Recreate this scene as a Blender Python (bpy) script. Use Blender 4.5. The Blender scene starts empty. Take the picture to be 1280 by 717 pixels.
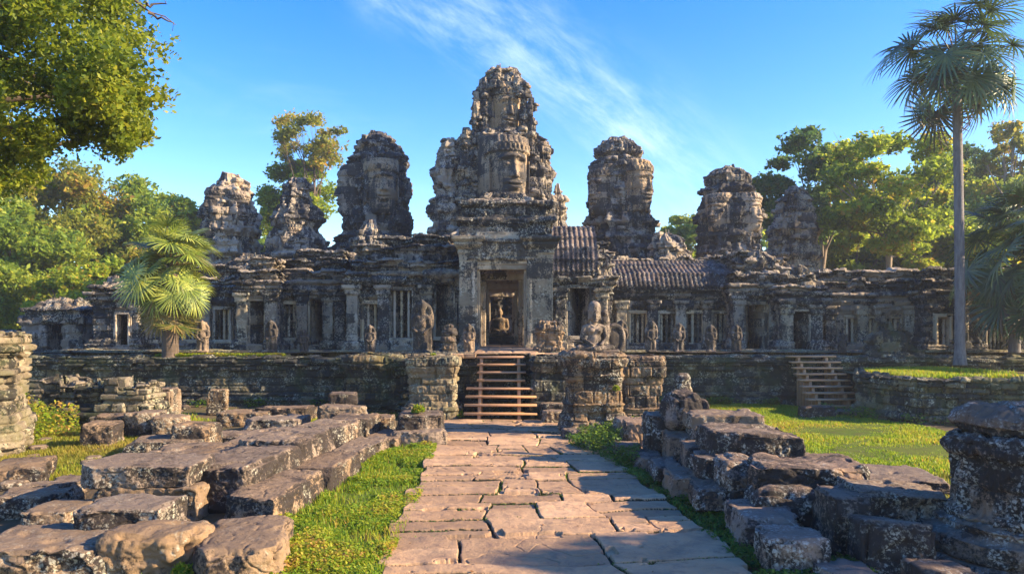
import bpy, bmesh, math, random
import numpy as np
from mathutils import Vector, Matrix
R = math.radians
C = bpy.context.scene.collection
sc = bpy.context.scene
F = 924.4; HZ = 415.0; CAMZ = 2.2

# ------------------------------------------------------------------ camera, sky, sun, exposure
cam = bpy.data.objects.new('camera', bpy.data.cameras.new('camera')); C.objects.link(cam)
cam.data.lens = 26; cam.data.sensor_width = 36; cam.data.clip_end = 2000; cam.data.clip_start = .05
cam.data.shift_y = (HZ - 358.5) / 1280
cam.location = (0, 0, CAMZ); cam.rotation_euler = (R(90), 0, 0); sc.camera = cam
SUN_EL = 25; SUN_AZ = 98      # azimuth clockwise from +Y (the view direction): 90 = right, >90 = right and a little behind the camera
w = bpy.data.worlds.new('World'); sc.world = w; w.use_nodes = True
nt = w.node_tree; bg = nt.nodes['Background']
sky = nt.nodes.new('ShaderNodeTexSky'); sky.sky_type = 'NISHITA'; sky.sun_disc = False
sky.sun_elevation = R(SUN_EL); sky.sun_rotation = R(SUN_AZ); sky.air_density = 1.15; sky.dust_density = .35; sky.ozone_density = 2.2
bg.inputs['Strength'].default_value = .145
# thin cirrus: streaked noise on the sky's direction vector
tc = nt.nodes.new('ShaderNodeTexCoord')
def wn(t, **k):
    n = nt.nodes.new(t)
    for a, b in k.items(): setattr(n, a, b)
    return n
mp = wn('ShaderNodeMapping'); mp.inputs['Rotation'].default_value = (0, R(38), 0); mp.inputs['Scale'].default_value = (1.1, 1.1, 4.6)
nt.links.new(tc.outputs['Generated'], mp.inputs['Vector'])
cn = wn('ShaderNodeTexNoise'); cn.inputs['Scale'].default_value = 1.7; cn.inputs['Detail'].default_value = 9; cn.inputs['Roughness'].default_value = .6; cn.inputs['Distortion'].default_value = .7
nt.links.new(mp.outputs[0], cn.inputs['Vector'])
cr = wn('ShaderNodeMapRange'); cr.interpolation_type = 'SMOOTHSTEP'
cr.inputs['From Min'].default_value = .46; cr.inputs['From Max'].default_value = .80; cr.inputs['To Max'].default_value = .6
nt.links.new(cn.outputs['Fac'], cr.inputs['Value'])
cb = wn('ShaderNodeTexNoise'); cb.inputs['Scale'].default_value = 1.6; cb.inputs['Detail'].default_value = 2
nt.links.new(tc.outputs['Generated'], cb.inputs['Vector'])
cbr = wn('ShaderNodeMapRange'); cbr.interpolation_type = 'SMOOTHSTEP'; cbr.inputs['From Min'].default_value = .4; cbr.inputs['From Max'].default_value = .62
nt.links.new(cb.outputs['Fac'], cbr.inputs['Value'])
def wm(op, a, b=None, c=None):
    n = wn('ShaderNodeMath', operation=op)
    for i, v in enumerate((a, b, c)):
        if v is None: continue
        if isinstance(v, bpy.types.NodeSocket): nt.links.new(v, n.inputs[i])
        else: n.inputs[i].default_value = v
    return n.outputs[0]
sep = wn('ShaderNodeSeparateXYZ'); nt.links.new(tc.outputs['Generated'], sep.inputs[0]); yy_ = wm('MAXIMUM', sep.outputs['Y'], .05)
gu = wm('DIVIDE', sep.outputs['X'], yy_); gv = wm('SUBTRACT', wm('DIVIDE', sep.outputs['Z'], yy_), .40)
def band(du, dv, off, w_, a0, a1):      # a long soft streak of cirrus; (du,dv) is its direction
    d = wm('ADD', wm('MULTIPLY', gu, -dv), wm('MULTIPLY_ADD', gv, du, off)); al = wm('ADD', wm('MULTIPLY', gu, du), wm('MULTIPLY', gv, dv))
    e = wm('EXPONENT', wm('MULTIPLY', wm('POWER', wm('DIVIDE', wm('ABSOLUTE', d), w_), 2.), -1.)); k = wm('DIVIDE', wm('SUBTRACT', al, (a0+a1)/2), (a1-a0)/2); return wm('MULTIPLY', e, wm('EXPONENT', wm('MULTIPLY', wm('POWER', wm('ABSOLUTE', k), 4.), -1.)))
b1_ = band(.80, -.60, 0., .06, -.12, .36); b2_ = band(.9, -.42, .03, .03, -.22, -.04)
combv = wn('ShaderNodeCombineXYZ'); nt.links.new(wm('ADD', wm('MULTIPLY', gu, .80), wm('MULTIPLY', gv, -.60)), combv.inputs[0]); nt.links.new(wm('MULTIPLY', wm('ADD', wm('MULTIPLY', gu, .60), wm('MULTIPLY', gv, .80)), 3.2), combv.inputs[1])
cn2 = wn('ShaderNodeTexNoise'); cn2.inputs['Scale'].default_value = 7; cn2.inputs['Detail'].default_value = 9; cn2.inputs['Roughness'].default_value = .68; cn2.inputs['Distortion'].default_value = .25; nt.links.new(combv.outputs[0], cn2.inputs['Vector'])
st2 = wn('ShaderNodeMapRange'); st2.interpolation_type = 'SMOOTHSTEP'; st2.inputs['From Min'].default_value = .32; st2.inputs['From Max'].default_value = .85; nt.links.new(cn2.outputs['Fac'], st2.inputs['Value'])
bb_ = wm('MULTIPLY', wm('MULTIPLY', wm('ADD', b1_, wm('MULTIPLY', b2_, .7)), st2.outputs[0]), .62)
cm = wn('ShaderNodeMath', operation='MULTIPLY_ADD'); nt.links.new(cr.outputs[0], cm.inputs[0]); nt.links.new(wm('MULTIPLY', cbr.outputs[0], .5), cm.inputs[1]); nt.links.new(bb_, cm.inputs[2]); cm.use_clamp = True
sat = wn('ShaderNodeHueSaturation'); sat.inputs['Saturation'].default_value = 1.5; sat.inputs['Hue'].default_value = .52; sat.inputs['Value'].default_value = .84
nt.links.new(sky.outputs[0], sat.inputs['Color'])
cx = wn('ShaderNodeMix', data_type='RGBA'); cx.inputs['B'].default_value = (3.0, 3.6, 4.6, 1)
nt.links.new(cm.outputs[0], cx.inputs['Factor']); nt.links.new(sat.outputs[0], cx.inputs['A']); nt.links.new(cx.outputs['Result'], bg.inputs['Color'])
sun = bpy.data.objects.new('sun', bpy.data.lights.new('sun', 'SUN')); C.objects.link(sun)
sun.data.energy = 5.0; sun.data.angle = R(.5); sun.data.color = (1, .77, .49)
sd = Vector((math.sin(R(SUN_AZ)) * math.cos(R(SUN_EL)), math.cos(R(SUN_AZ)) * math.cos(R(SUN_EL)), math.sin(R(SUN_EL))))
sun.rotation_euler = sd.to_track_quat('Z', 'Y').to_euler(); sun.location = (30, -10, 30)
sc.view_settings.view_transform = 'Standard'; sc.view_settings.look = 'None'; sc.view_settings.gamma = 1
sc.view_settings.exposure = 1.62
sc.cycles.max_bounces = 6; sc.cycles.transparent_max_bounces = 4; sc.cycles.use_denoising = True

# ------------------------------------------------------------------ numpy helpers
def P(px, py, Y): return np.array(((px - 640) * Y / F, Y, CAMZ - (py - HZ) * Y / F))
def XX(px, Y): return (px - 640) * Y / F
def ZZ(py, Y): return CAMZ - (py - HZ) * Y / F
def hsh(a, b, s=0.):
    v = np.sin(np.asarray(a) * 12.9898 + np.asarray(b) * 78.233 + s * 37.719) * 43758.5453
    return v - np.floor(v)
def vnoise(p):
    i = np.floor(p); f = p - i; f = f * f * (3 - 2 * f); i = i.astype(np.int64)
    def h(dx, dy, dz):
        n = (i[..., 0] + dx) * 374761393 + (i[..., 1] + dy) * 668265263 + (i[..., 2] + dz) * 2147483647
        n = (n ^ (n >> 13)) & 0xffffffff; n = (n * 1274126177) & 0xffffffff; n = n ^ (n >> 16)
        return (n & 0xffff) / 65535.
    x, y, z = f[..., 0], f[..., 1], f[..., 2]
    a = h(0,0,0)*(1-x)+h(1,0,0)*x; b = h(0,1,0)*(1-x)+h(1,1,0)*x
    c = h(0,0,1)*(1-x)+h(1,0,1)*x; d = h(0,1,1)*(1-x)+h(1,1,1)*x
    return (a*(1-y)+b*y)*(1-z)+(c*(1-y)+d*y)*z
def fbm(p, o=4, g=.5):
    p = np.asarray(p, float); r = 0; a = 1; t = 0
    for k in range(o):
        r = r + a * (vnoise(p * 2**k + 17.3 * k) - .5) * 2; t += a; a *= g
    return r / t
def sst(a, b, x):
    t = np.clip((x - a) / (b - a), 0, 1); return t * t * (3 - 2 * t)

class MB:
    def __init__(s): s.v = []; s.f = []; s.t = []; s.n = 0
    def add(s, V, Fs, t=.5):
        V = np.asarray(V, float).reshape(-1, 3); s.v.append(V)
        s.t.append(np.broadcast_to(np.asarray(t, float).reshape(-1) if np.ndim(t) else np.full(len(V), t), (len(V),)))
        for f in (Fs if isinstance(Fs, list) else [Fs]): s.f.append(np.asarray(f, np.int64) + s.n)
        s.n += len(V)
    def grid(s, V, t=.5, closed=False):
        a, b = V.shape[:2]; idx = np.arange(a * b).reshape(a, b)
        if closed: idx = np.vstack([idx, idx[:1]])
        q = np.stack([idx[:-1, :-1], idx[1:, :-1], idx[1:, 1:], idx[:-1, 1:]], -1).reshape(-1, 4)
        s.add(V, q, t.reshape(-1) if np.ndim(t) else t)
    def box(s, c, d, rz=0, tone=.5, tilt=0, bev=.01, rx=0):
        bm = bmesh.new(); bmesh.ops.create_cube(bm, size=1)
        bmesh.ops.scale(bm, vec=d, verts=bm.verts)
        if bev: bmesh.ops.bevel(bm, geom=bm.edges, offset=bev, segments=1, affect='EDGES')
        bm.transform(Matrix.Translation(c) @ Matrix.Rotation(rz, 4, 'Z') @ Matrix.Rotation(tilt, 4, 'Y') @ Matrix.Rotation(rx, 4, 'X'))
        s.bm(bm, tone)
    def bm(s, bm, tone=.5):
        bm.verts.index_update(); V = np.array([v.co[:] for v in bm.verts]); d = {}
        for f in bm.faces: d.setdefault(len(f.verts), []).append([v.index for v in f.verts])
        s.add(V, [np.array(x) for x in d.values()], tone); bm.free()
    def tube(s, pts, rad, n=8, tone=.5, cap=False):
        pts = np.asarray(pts, float); rad = np.broadcast_to(np.asarray(rad, float), (len(pts),))
        T = np.gradient(pts, axis=0); T /= np.linalg.norm(T, axis=1)[:, None] + 1e-9
        ref = np.array((0, 0, 1.)) if abs(T[0][2]) < .9 else np.array((1., 0, 0))
        A = np.cross(T, ref); A /= np.linalg.norm(A, axis=1)[:, None] + 1e-9; B = np.cross(T, A)
        th = np.linspace(0, 2*np.pi, n, endpoint=False)
        V = pts[None] + rad[None, :, None] * (np.cos(th)[:, None, None] * A[None] + np.sin(th)[:, None, None] * B[None])
        s.grid(V, tone, True)
    def lathe(s, c, prof, n=16, tone=.5):
        th = np.linspace(0, 2*np.pi, n, endpoint=False); pr = np.array(prof)
        V = np.stack([c[0] + pr[None, :, 0]*np.cos(th)[:, None], c[1] + pr[None, :, 0]*np.sin(th)[:, None], np.broadcast_to(c[2] + pr[None, :, 1], (n, len(pr)))], -1)
        s.grid(V, tone, True)
    def build(s, name, mat, parent=None, loc=None, smooth=False, label=None, cat=None, group=None, kind=None):
        V = np.concatenate(s.v).copy(); base = np.zeros(3)
        if parent is not None:
            p = parent
            while p is not None: base += np.array(p.location); p = p.parent
        elif loc is None:
            mn, mx = V.min(0), V.max(0); loc = ((mn[0]+mx[0])/2, (mn[1]+mx[1])/2, mn[2])
        l = np.array(loc if loc is not None else (0, 0, 0), float)
        V -= base + l
        me = bpy.data.meshes.new(name); me.vertices.add(len(V)); me.vertices.foreach_set('co', V.astype(np.float32).ravel())
        fl = np.concatenate([f.ravel() for f in s.f]); tot = np.concatenate([np.full(len(f), f.shape[1]) for f in s.f])
        me.loops.add(len(fl)); me.loops.foreach_set('vertex_index', fl.astype(np.int32))
        me.polygons.add(len(tot)); st = np.concatenate([[0], np.cumsum(tot)[:-1]])
        me.polygons.foreach_set('loop_start', st.astype(np.int32)); me.polygons.foreach_set('loop_total', tot.astype(np.int32))
        if smooth: me.polygons.foreach_set('use_smooth', np.ones(len(tot), bool))
        at = me.attributes.new('tone', 'FLOAT', 'POINT'); at.data.foreach_set('value', np.concatenate(s.t).astype(np.float32))
        me.update(calc_edges=True); me.validate(); me.materials.append(mat)
        o = bpy.data.objects.new(name, me); C.objects.link(o); o.location = l
        if parent is not None: o.parent = parent
        return tag(o, label, cat, group, kind)

def tag(o, label=None, cat=None, group=None, kind=None):
    if label: o['label'] = label
    if cat: o['category'] = cat
    if group: o['group'] = group
    if kind: o['kind'] = kind
    return o
def empty(name, loc, label, cat, group=None):
    o = bpy.data.objects.new(name, None); C.objects.link(o); o.location = loc; o.empty_display_size = .3
    return tag(o, label, cat, group)
def copy_tree(o, parent=None):
    c = o.copy(); C.objects.link(c)
    if parent: c.parent = parent
    for ch in [x for x in bpy.data.objects if x.parent == o]: copy_tree(ch, c)
    return c

# ------------------------------------------------------------------ materials
def mat(name):
    m = bpy.data.materials.new(name); m.use_nodes = True; t = m.node_tree; b = t.nodes['Principled BSDF']; return m, t, b
def nd(t, ty, **k):
    n = t.nodes.new(ty)
    for a, v in k.items():
        if a in n.inputs: n.inputs[a].default_value = v
        else: setattr(n, a, v)
    return n
def ramp(t, fac, stops, interp='LINEAR'):
    r = t.nodes.new('ShaderNodeValToRGB'); cr = r.color_ramp; cr.interpolation = interp
    while len(cr.elements) < len(stops): cr.elements.new(.5)
    for e, (p, c) in zip(cr.elements, stops): e.position = p; e.color = (*c, 1) if len(c) == 3 else c
    t.links.new(fac, r.inputs[0]); return r
def mixc(t, fac, a, b, mode='MIX'):
    n = t.nodes.new('ShaderNodeMix'); n.data_type = 'RGBA'; n.blend_type = mode
    for k, v in (('Factor', fac), ('A', a), ('B', b)):
        if hasattr(v, 'links') or isinstance(v, bpy.types.NodeSocket): t.links.new(v, n.inputs[k])
        else: n.inputs[k].default_value = v if k == 'Factor' else (*v, 1)
    return n.outputs['Result']
def mth(t, op, a, b=None, c=None):
    n = t.nodes.new('ShaderNodeMath'); n.operation = op
    for i, v in enumerate((a, b, c)):
        if v is None: continue
        if isinstance(v, bpy.types.NodeSocket): t.links.new(v, n.inputs[i])
        else: n.inputs[i].default_value = v
    return n.outputs[0]
def coords(t, rnd=True):
    c = t.nodes.new('ShaderNodeTexCoord')
    if not rnd: return c.outputs['Object']
    oi = t.nodes.new('ShaderNodeObjectInfo'); s = t.nodes.new('ShaderNodeVectorMath'); s.operation = 'ADD'
    k = mth(t, 'MULTIPLY', oi.outputs['Random'], 53.)
    t.links.new(c.outputs['Object'], s.inputs[0]); t.links.new(k, s.inputs[1]); return s.outputs[0]
def noise(t, co, scale, detail=6, rough=.6, dist=0., sc3=None):
    if sc3:
        m = nd(t, 'ShaderNodeMapping'); m.inputs['Scale'].default_value = sc3; t.links.new(co, m.inputs[0]); co = m.outputs[0]
    n = t.nodes.new('ShaderNodeTexNoise'); n.inputs['Scale'].default_value = scale; n.inputs['Detail'].default_value = detail
    n.inputs['Roughness'].default_value = rough; n.inputs['Distortion'].default_value = dist
    t.links.new(co, n.inputs['Vector']); return n.outputs['Fac']
def bump(t, b, hs, strength=.6, dist=.02):
    prev = None
    for h, s, d in hs:
        n = t.nodes.new('ShaderNodeBump'); n.inputs['Strength'].default_value = s; n.inputs['Distance'].default_value = d
        t.links.new(h, n.inputs['Height'])
        if prev: t.links.new(prev, n.inputs['Normal'])
        prev = n.outputs[0]
    t.links.new(prev, b.inputs['Normal'])
def stone(name, dark, mid, warm, lich=(.42, .43, .36), black=.5, lichen=.5, fine=1., sc=1., moss=0., bare=0.):
    """weathered sandstone: tan body, black crust, pale lichen rosettes"""
    m, t, b = mat(name); co = coords(t)
    tn = t.nodes.new('ShaderNodeAttribute'); tn.attribute_name = 'tone'; tone = tn.outputs['Fac']
    n1 = noise(t, co, 1.1*sc, 6, .62, .3); n2 = noise(t, co, 5*sc, 8, .7); n3 = noise(t, co, 17*sc, 6, .75); n4 = noise(t, co, .45*sc, 3)
    base = mixc(t, ramp(t, n4, [(.35, (0,0,0)), (.65, (1,1,1))]).outputs[0], mid, warm)
    base = mixc(t, ramp(t, n2, [(.35, (0,0,0)), (.7, (1,1,1))]).outputs[0], base, tuple(x*1.35 for x in mid))
    tv = mth(t, 'MULTIPLY_ADD', tone, .75, .62)
    hs = t.nodes.new('ShaderNodeHueSaturation'); t.links.new(base, hs.inputs['Color']); t.links.new(tv, hs.inputs['Value']); base = hs.outputs[0]; oi2 = t.nodes.new('ShaderNodeObjectInfo'); hs.inputs['Saturation'].default_value = 1.; t.links.new(mth(t, 'MULTIPLY_ADD', mth(t, 'FRACT', mth(t, 'MULTIPLY', oi2.outputs['Random'], 3.7)), .5, .7), hs.inputs['Saturation'])
    mix = mth(t, 'ADD', mth(t, 'MULTIPLY', n1, .55), mth(t, 'MULTIPLY', n3, .45)); mix = mth(t, 'ADD', mix, mth(t, 'MULTIPLY_ADD', tone, -.16, .08))
    gn = t.nodes.new('ShaderNodeNewGeometry'); sxx = t.nodes.new('ShaderNodeSeparateXYZ'); t.links.new(gn.outputs['Normal'], sxx.inputs[0])
    flat_ = mth(t, 'MULTIPLY', mth(t, 'MULTIPLY', mth(t, 'SUBTRACT', sxx.outputs['Z'], .45), 2.), bare); flat_ = mth(t, 'MINIMUM', mth(t, 'MAXIMUM', flat_, 0.), 1.)
    mix = mth(t, 'ADD', mix, mth(t, 'MULTIPLY', flat_, .09)); oi_ = t.nodes.new('ShaderNodeObjectInfo'); orr = oi_.outputs['Random']; mix = mth(t, 'ADD', mix, mth(t, 'MULTIPLY_ADD', orr, .11, -.055))
    mix = mth(t, 'ADD', mix, mth(t, 'MULTIPLY_ADD', noise(t, co, 2.4, 4, .6, sc3=(1.7, 1.7, .22)), .34, -.17))
    lo = .36 + .26*black
    crust = ramp(t, mix, [(lo-.02, (1,1,1)), (lo + .05, (0,0,0))]).outputs[0]
    col = mixc(t, crust, base, dark)
    if bare: col = mixc(t, mth(t, 'MULTIPLY', flat_, .6), col, (.115, .082, .058))
    # pale lichen
    v = t.nodes.new('ShaderNodeTexVoronoi'); v.inputs['Scale'].default_value = 13*sc; v.feature = 'F1'; v.inputs['Randomness'].default_value = 1
    dv = t.nodes.new('ShaderNodeVectorMath'); dv.operation = 'ADD'
    nz = t.nodes.new('ShaderNodeTexNoise'); nz.inputs['Scale'].default_value = 12*sc; t.links.new(co, nz.inputs['Vector'])
    sc_ = t.nodes.new('ShaderNodeVectorMath'); sc_.operation = 'SCALE'; sc_.inputs['Scale'].default_value = .12/sc; t.links.new(nz.outputs['Color'], sc_.inputs[0])
    t.links.new(co, dv.inputs[0]); t.links.new(sc_.outputs[0], dv.inputs[1]); t.links.new(dv.outputs[0], v.inputs['Vector'])
    spot = ramp(t, v.outputs['Distance'], [(.22, (1,1,1)), (.42, (0,0,0))]).outputs[0]
    nl = noise(t, co, 2.3*sc, 5, .7); nl = mth(t, 'ADD', nl, mth(t, 'MULTIPLY_ADD', mth(t, 'FRACT', mth(t, 'MULTIPLY', orr, 7.3)), .12, -.06)); area = ramp(t, nl, [(.62-.22*lichen, (0,0,0)), (.72-.22*lichen, (1,1,1))]).outputs[0]
    nl2 = ramp(t, n3, [(.53, (0,0,0)), (.59, (1,1,1))]).outputs[0]
    lf = mth(t, 'MULTIPLY', area, mth(t, 'MAXIMUM', mth(t, 'MULTIPLY', spot, .8), mth(t, 'MULTIPLY', nl2, .75)))
    if bare: lf = mth(t, 'MULTIPLY', lf, mth(t, 'SUBTRACT', 1., mth(t, 'MULTIPLY', flat_, .75)))
    col = mixc(t, mth(t, 'MULTIPLY', lf, .9), col, lich)
    if moss:
        gm = t.nodes.new('ShaderNodeNewGeometry'); sx = t.nodes.new('ShaderNodeSeparateXYZ'); t.links.new(gm.outputs['Normal'], sx.inputs[0])
        mo = mth(t, 'MULTIPLY', ramp(t, noise(t, co, 1.6, 5), [(.5, (0,0,0)), (.62, (1,1,1))]).outputs[0], moss)
        col = mixc(t, mo, col, (.07, .10, .02))
    t.links.new(col, b.inputs['Base Color']); b.inputs['Roughness'].default_value = .92; b.inputs['Specular IOR Level'].default_value = .25
    pv_ = t.nodes.new('ShaderNodeTexVoronoi'); pv_.inputs['Scale'].default_value = 11*sc; t.links.new(co, pv_.inputs['Vector'])
    pit = ramp(t, pv_.outputs['Distance'], [(.10, (0,0,0)), (.20, (1,1,1))]).outputs[0]
    bump(t, b, [(pit, .5*fine, .02/sc), (n2, .55*fine, .05/sc), (n3, .7*fine, .018/sc), (noise(t, co, 60*sc, 4, .7), .5*fine, .006/sc)])
    return m
M_TOWER = stone('tower_sandstone', (.042,.041,.042), (.27,.23,.18), (.40,.29,.18), (.48,.45,.36), black=.54, lichen=.52)
M_FACE = stone('carved_face_sandstone', (.05,.046,.043), (.29,.22,.15), (.38,.27,.16), (.48,.44,.34), black=.50, lichen=.35, fine=.8)
M_WALL = stone('gallery_sandstone', (.034,.034,.034), (.24,.205,.16), (.34,.25,.155), (.48,.46,.37), black=.55, lichen=.58)
M_PALE = stone('door_sandstone', (.05,.048,.042), (.29,.25,.18), (.34,.265,.17), (.50,.49,.38), black=.50, lichen=.5, fine=.8)
M_FRAME = stone('pale_frame_sandstone', (.08,.07,.055), (.38,.31,.21), (.44,.33,.20), (.55,.53,.42), black=.38, lichen=.35, fine=.7)
M_TERR = stone('terrace_laterite', (.038,.037,.031), (.16,.14,.09), (.24,.19,.105), (.48,.47,.36), black=.62, lichen=.55, moss=.3)
M_BLOCK = stone('fallen_block_sandstone', (.035,.028,.024), (.20,.14,.09), (.28,.185,.10), (.50,.48,.38), black=.60, lichen=.58, sc=1.5, bare=.85, fine=1.5)
M_BLOCKD = stone('dark_block_sandstone', (.030,.026,.024), (.20,.14,.10), (.26,.17,.105), (.54,.53,.46), black=.60, lichen=.55, sc=1.5, bare=.7, fine=1.4)
M_ROOF = stone('roof_stone', (.030,.027,.027), (.13,.10,.085), (.18,.12,.09), (.36,.34,.29), black=.60, lichen=.45)
M_RUIN = stone('brown_ruin_masonry', (.032,.029,.023), (.18,.14,.085), (.25,.18,.09), (.42,.41,.28), black=.58, lichen=.45, moss=.25)
M_STAT = stone('statue_sandstone', (.05,.043,.037), (.20,.15,.105), (.26,.18,.115), (.40,.37,.28), black=.54, lichen=.3, fine=.8, sc=2)

def path_mat():
    m, t, b = mat('path_sandstone'); co = coords(t, False)
    tn = t.nodes.new('ShaderNodeAttribute'); tn.attribute_name = 'tone'; tone = tn.outputs['Fac']
    n1 = noise(t, co, .9, 5); n2 = noise(t, co, 6, 8, .7); n3 = noise(t, co, 30, 6, .75)
    c = mixc(t, ramp(t, n1, [(.35, (0,0,0)), (.65, (1,1,1))]).outputs[0], (.35,.215,.115), (.45,.29,.165))
    hs = t.nodes.new('ShaderNodeHueSaturation'); t.links.new(c, hs.inputs['Color']); t.links.new(mth(t, 'MULTIPLY_ADD', mth(t, 'MAXIMUM', tone, 0.), .6, .68), hs.inputs['Value'])
    c = mixc(t, ramp(t, n2, [(.50, (0,0,0)), (.72, (1,1,1))]).outputs[0], hs.outputs[0], (.20,.125,.085)); c = mixc(t, ramp(t, noise(t, co, 1.7, 6, .7), [(.52, (0,0,0)), (.66, (.55,.55,.55))]).outputs[0], c, (.16,.12,.085))
    c = mixc(t, ramp(t, n3, [(.60, (0,0,0)), (.72, (.6,.6,.6))]).outputs[0], c, (.11,.075,.055))
    jn = mth(t, 'LESS_THAN', tone, -.1); c = mixc(t, jn, c, (.030, .026, .012))
    t.links.new(c, b.inputs['Base Color']); b.inputs['Roughness'].default_value = .8; b.inputs['Specular IOR Level'].default_value = .3
    bump(t, b, [(n2, .55, .04), (n3, .7, .014), (noise(t, co, 90, 3, .7), .5, .004)]); return m
M_PATH = path_mat()
def ground_mat(name, a, bcol, c, s=1.):
    m, t, b = mat(name); co = coords(t, False); n1 = noise(t, co, .35*s, 5); n2 = noise(t, co, 3*s, 8, .7); n3 = noise(t, co, 22*s, 5, .7)
    k = mixc(t, ramp(t, n1, [(.4, (0,0,0)), (.6, (1,1,1))]).outputs[0], a, bcol)
    k = mixc(t, ramp(t, n2, [(.48, (0,0,0)), (.62, (1,1,1))]).outputs[0], k, c)
    k = mixc(t, mth(t, 'MULTIPLY', n3, .5), k, tuple(x*.4 for x in a))
    t.links.new(k, b.inputs['Base Color']); b.inputs['Roughness'].default_value = 1; b.inputs['Specular IOR Level'].default_value = .1
    bump(t, b, [(n2, .6, .06), (n3, .8, .02)]); return m
M_GROUND = ground_mat('earth', (.13,.09,.055), (.10,.10,.04), (.17,.12,.075))
M_LAWN = ground_mat('turf', (.09,.14,.02), (.13,.16,.025), (.11,.11,.035))
M_TTOP = ground_mat('terrace_paving', (.16,.13,.10), (.13,.13,.06), (.22,.17,.12))
def leaf_mat(name, stops, trans=.45, gloss=.12, var=.25):
    m, t, b = mat(name); tn = t.nodes.new('ShaderNodeAttribute'); tn.attribute_name = 'tone'
    r = ramp(t, tn.outputs['Fac'], stops); g = r.outputs[0]
    d = t.nodes.new('ShaderNodeBsdfPrincipled'); t.links.new(g, d.inputs['Base Color']); d.inputs['Roughness'].default_value = .5; d.inputs['Specular IOR Level'].default_value = gloss*2
    tr = t.nodes.new('ShaderNodeBsdfTranslucent'); hs = t.nodes.new('ShaderNodeHueSaturation'); hs.inputs['Hue'].default_value = .485; hs.inputs['Value'].default_value = 1.5; t.links.new(g, hs.inputs['Color']); t.links.new(hs.outputs[0], tr.inputs['Color'])
    mx = t.nodes.new('ShaderNodeMixShader'); mx.inputs[0].default_value = trans; t.links.new(d.outputs[0], mx.inputs[1]); t.links.new(tr.outputs[0], mx.inputs[2])
    t.links.new(mx.outputs[0], t.nodes['Material Output'].inputs['Surface']); return m
L_YEL = leaf_mat('leaf_yellow_green', [(0, (.09,.13,.015)), (.5, (.20,.30,.028)), (.85, (.38,.42,.04)), (1, (.46,.32,.05))], .5)
L_MID = leaf_mat('leaf_mid_green', [(0, (.08,.15,.025)), (.5, (.20,.29,.035)), (1, (.40,.43,.06))], .5)
L_DARK = leaf_mat('leaf_dark_green', [(0, (.03,.08,.025)), (.6, (.08,.16,.035)), (1, (.20,.26,.045))], .42)
L_AUT = leaf_mat('leaf_ochre_green', [(0, (.09,.12,.02)), (.5, (.22,.25,.03)), (.85, (.36,.33,.05)), (1, (.45,.27,.06))], .5)
L_NEAR = leaf_mat('leaf_near_canopy', [(0, (.06,.10,.010)), (.5, (.17,.23,.015)), (1, (.34,.34,.03))], .5, .2)
L_GRASS = leaf_mat('grass_leaf', [(0, (.06,.14,.010)), (.45, (.17,.28,.016)), (.86, (.36,.36,.03)), (1, (.42,.26,.06))], .45)
L_DRY = leaf_mat('dry_grass', [(0, (.12,.15,.02)), (.5, (.24,.24,.03)), (1, (.36,.27,.06))], .4)
L_FALL = leaf_mat('fallen_leaf', [(0, (.10,.05,.02)), (.85, (.20,.10,.035)), (1, (.34,.20,.06))], .15)
L_WEED = leaf_mat('weed_leaf', [(0, (.03,.08,.012)), (.5, (.07,.15,.018)), (1, (.14,.22,.025))], .4)
L_PALMY = leaf_mat('yellow_green_palm_frond', [(0, (.30,.20,.07)), (.2, (.06,.11,.015)), (.55, (.20,.27,.03)), (1, (.50,.52,.09))], .22, .4)  # yellow-green fronds, brown at the dry end of the ramp
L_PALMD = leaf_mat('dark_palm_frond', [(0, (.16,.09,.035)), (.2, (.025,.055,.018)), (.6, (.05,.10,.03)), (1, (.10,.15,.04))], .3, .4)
def bark(name, a, bb):
    m, t, b = mat(name); co = coords(t); n = noise(t, co, 4, 6, .7, sc3=(3,3,.6)); r = noise(t, co, 9, 3, .5, sc3=(.3,.3,4))
    c = mixc(t, ramp(t, n, [(.35,(0,0,0)),(.65,(1,1,1))]).outputs[0], a, bb); t.links.new(c, b.inputs['Base Color']); b.inputs['Roughness'].default_value = .9
    bump(t, b, [(n, .6, .03), (r, .5, .03)]); return m
M_BARK = bark('pale_bark', (.16,.12,.09), (.34,.27,.20)); M_BARKD = bark('dark_bark', (.06,.045,.035), (.14,.10,.07)); M_PTR = bark('palm_trunk_bark', (.10,.09,.09), (.22,.20,.185))
def wood():
    m, t, b = mat('stair_timber'); co = coords(t); n = noise(t, co, 3, 6, .6, .3, (.6, 8, 8)); n2 = noise(t, co, 2, 4)
    tn = t.nodes.new('ShaderNodeAttribute'); tn.attribute_name = 'tone'; c = mixc(t, n, (.36,.17,.07), (.62,.34,.14)); c = mixc(t, mth(t, 'MULTIPLY', tn.outputs['Fac'], .55), c, (.33,.22,.15)); c = mixc(t, ramp(t, noise(t, co, 9, 6, .7), [(.56,(0,0,0)),(.68,(.8,.8,.8))]).outputs[0], c, (.11,.06,.035)); c = mixc(t, ramp(t, n2, [(.4,(0,0,0)),(.7,(.5,.5,.5))]).outputs[0], c, (.42,.27,.17))
    t.links.new(c, b.inputs['Base Color']); b.inputs['Roughness'].default_value = .55; bump(t, b, [(n, .3, .01)]); return m
M_WOOD = wood()

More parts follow.
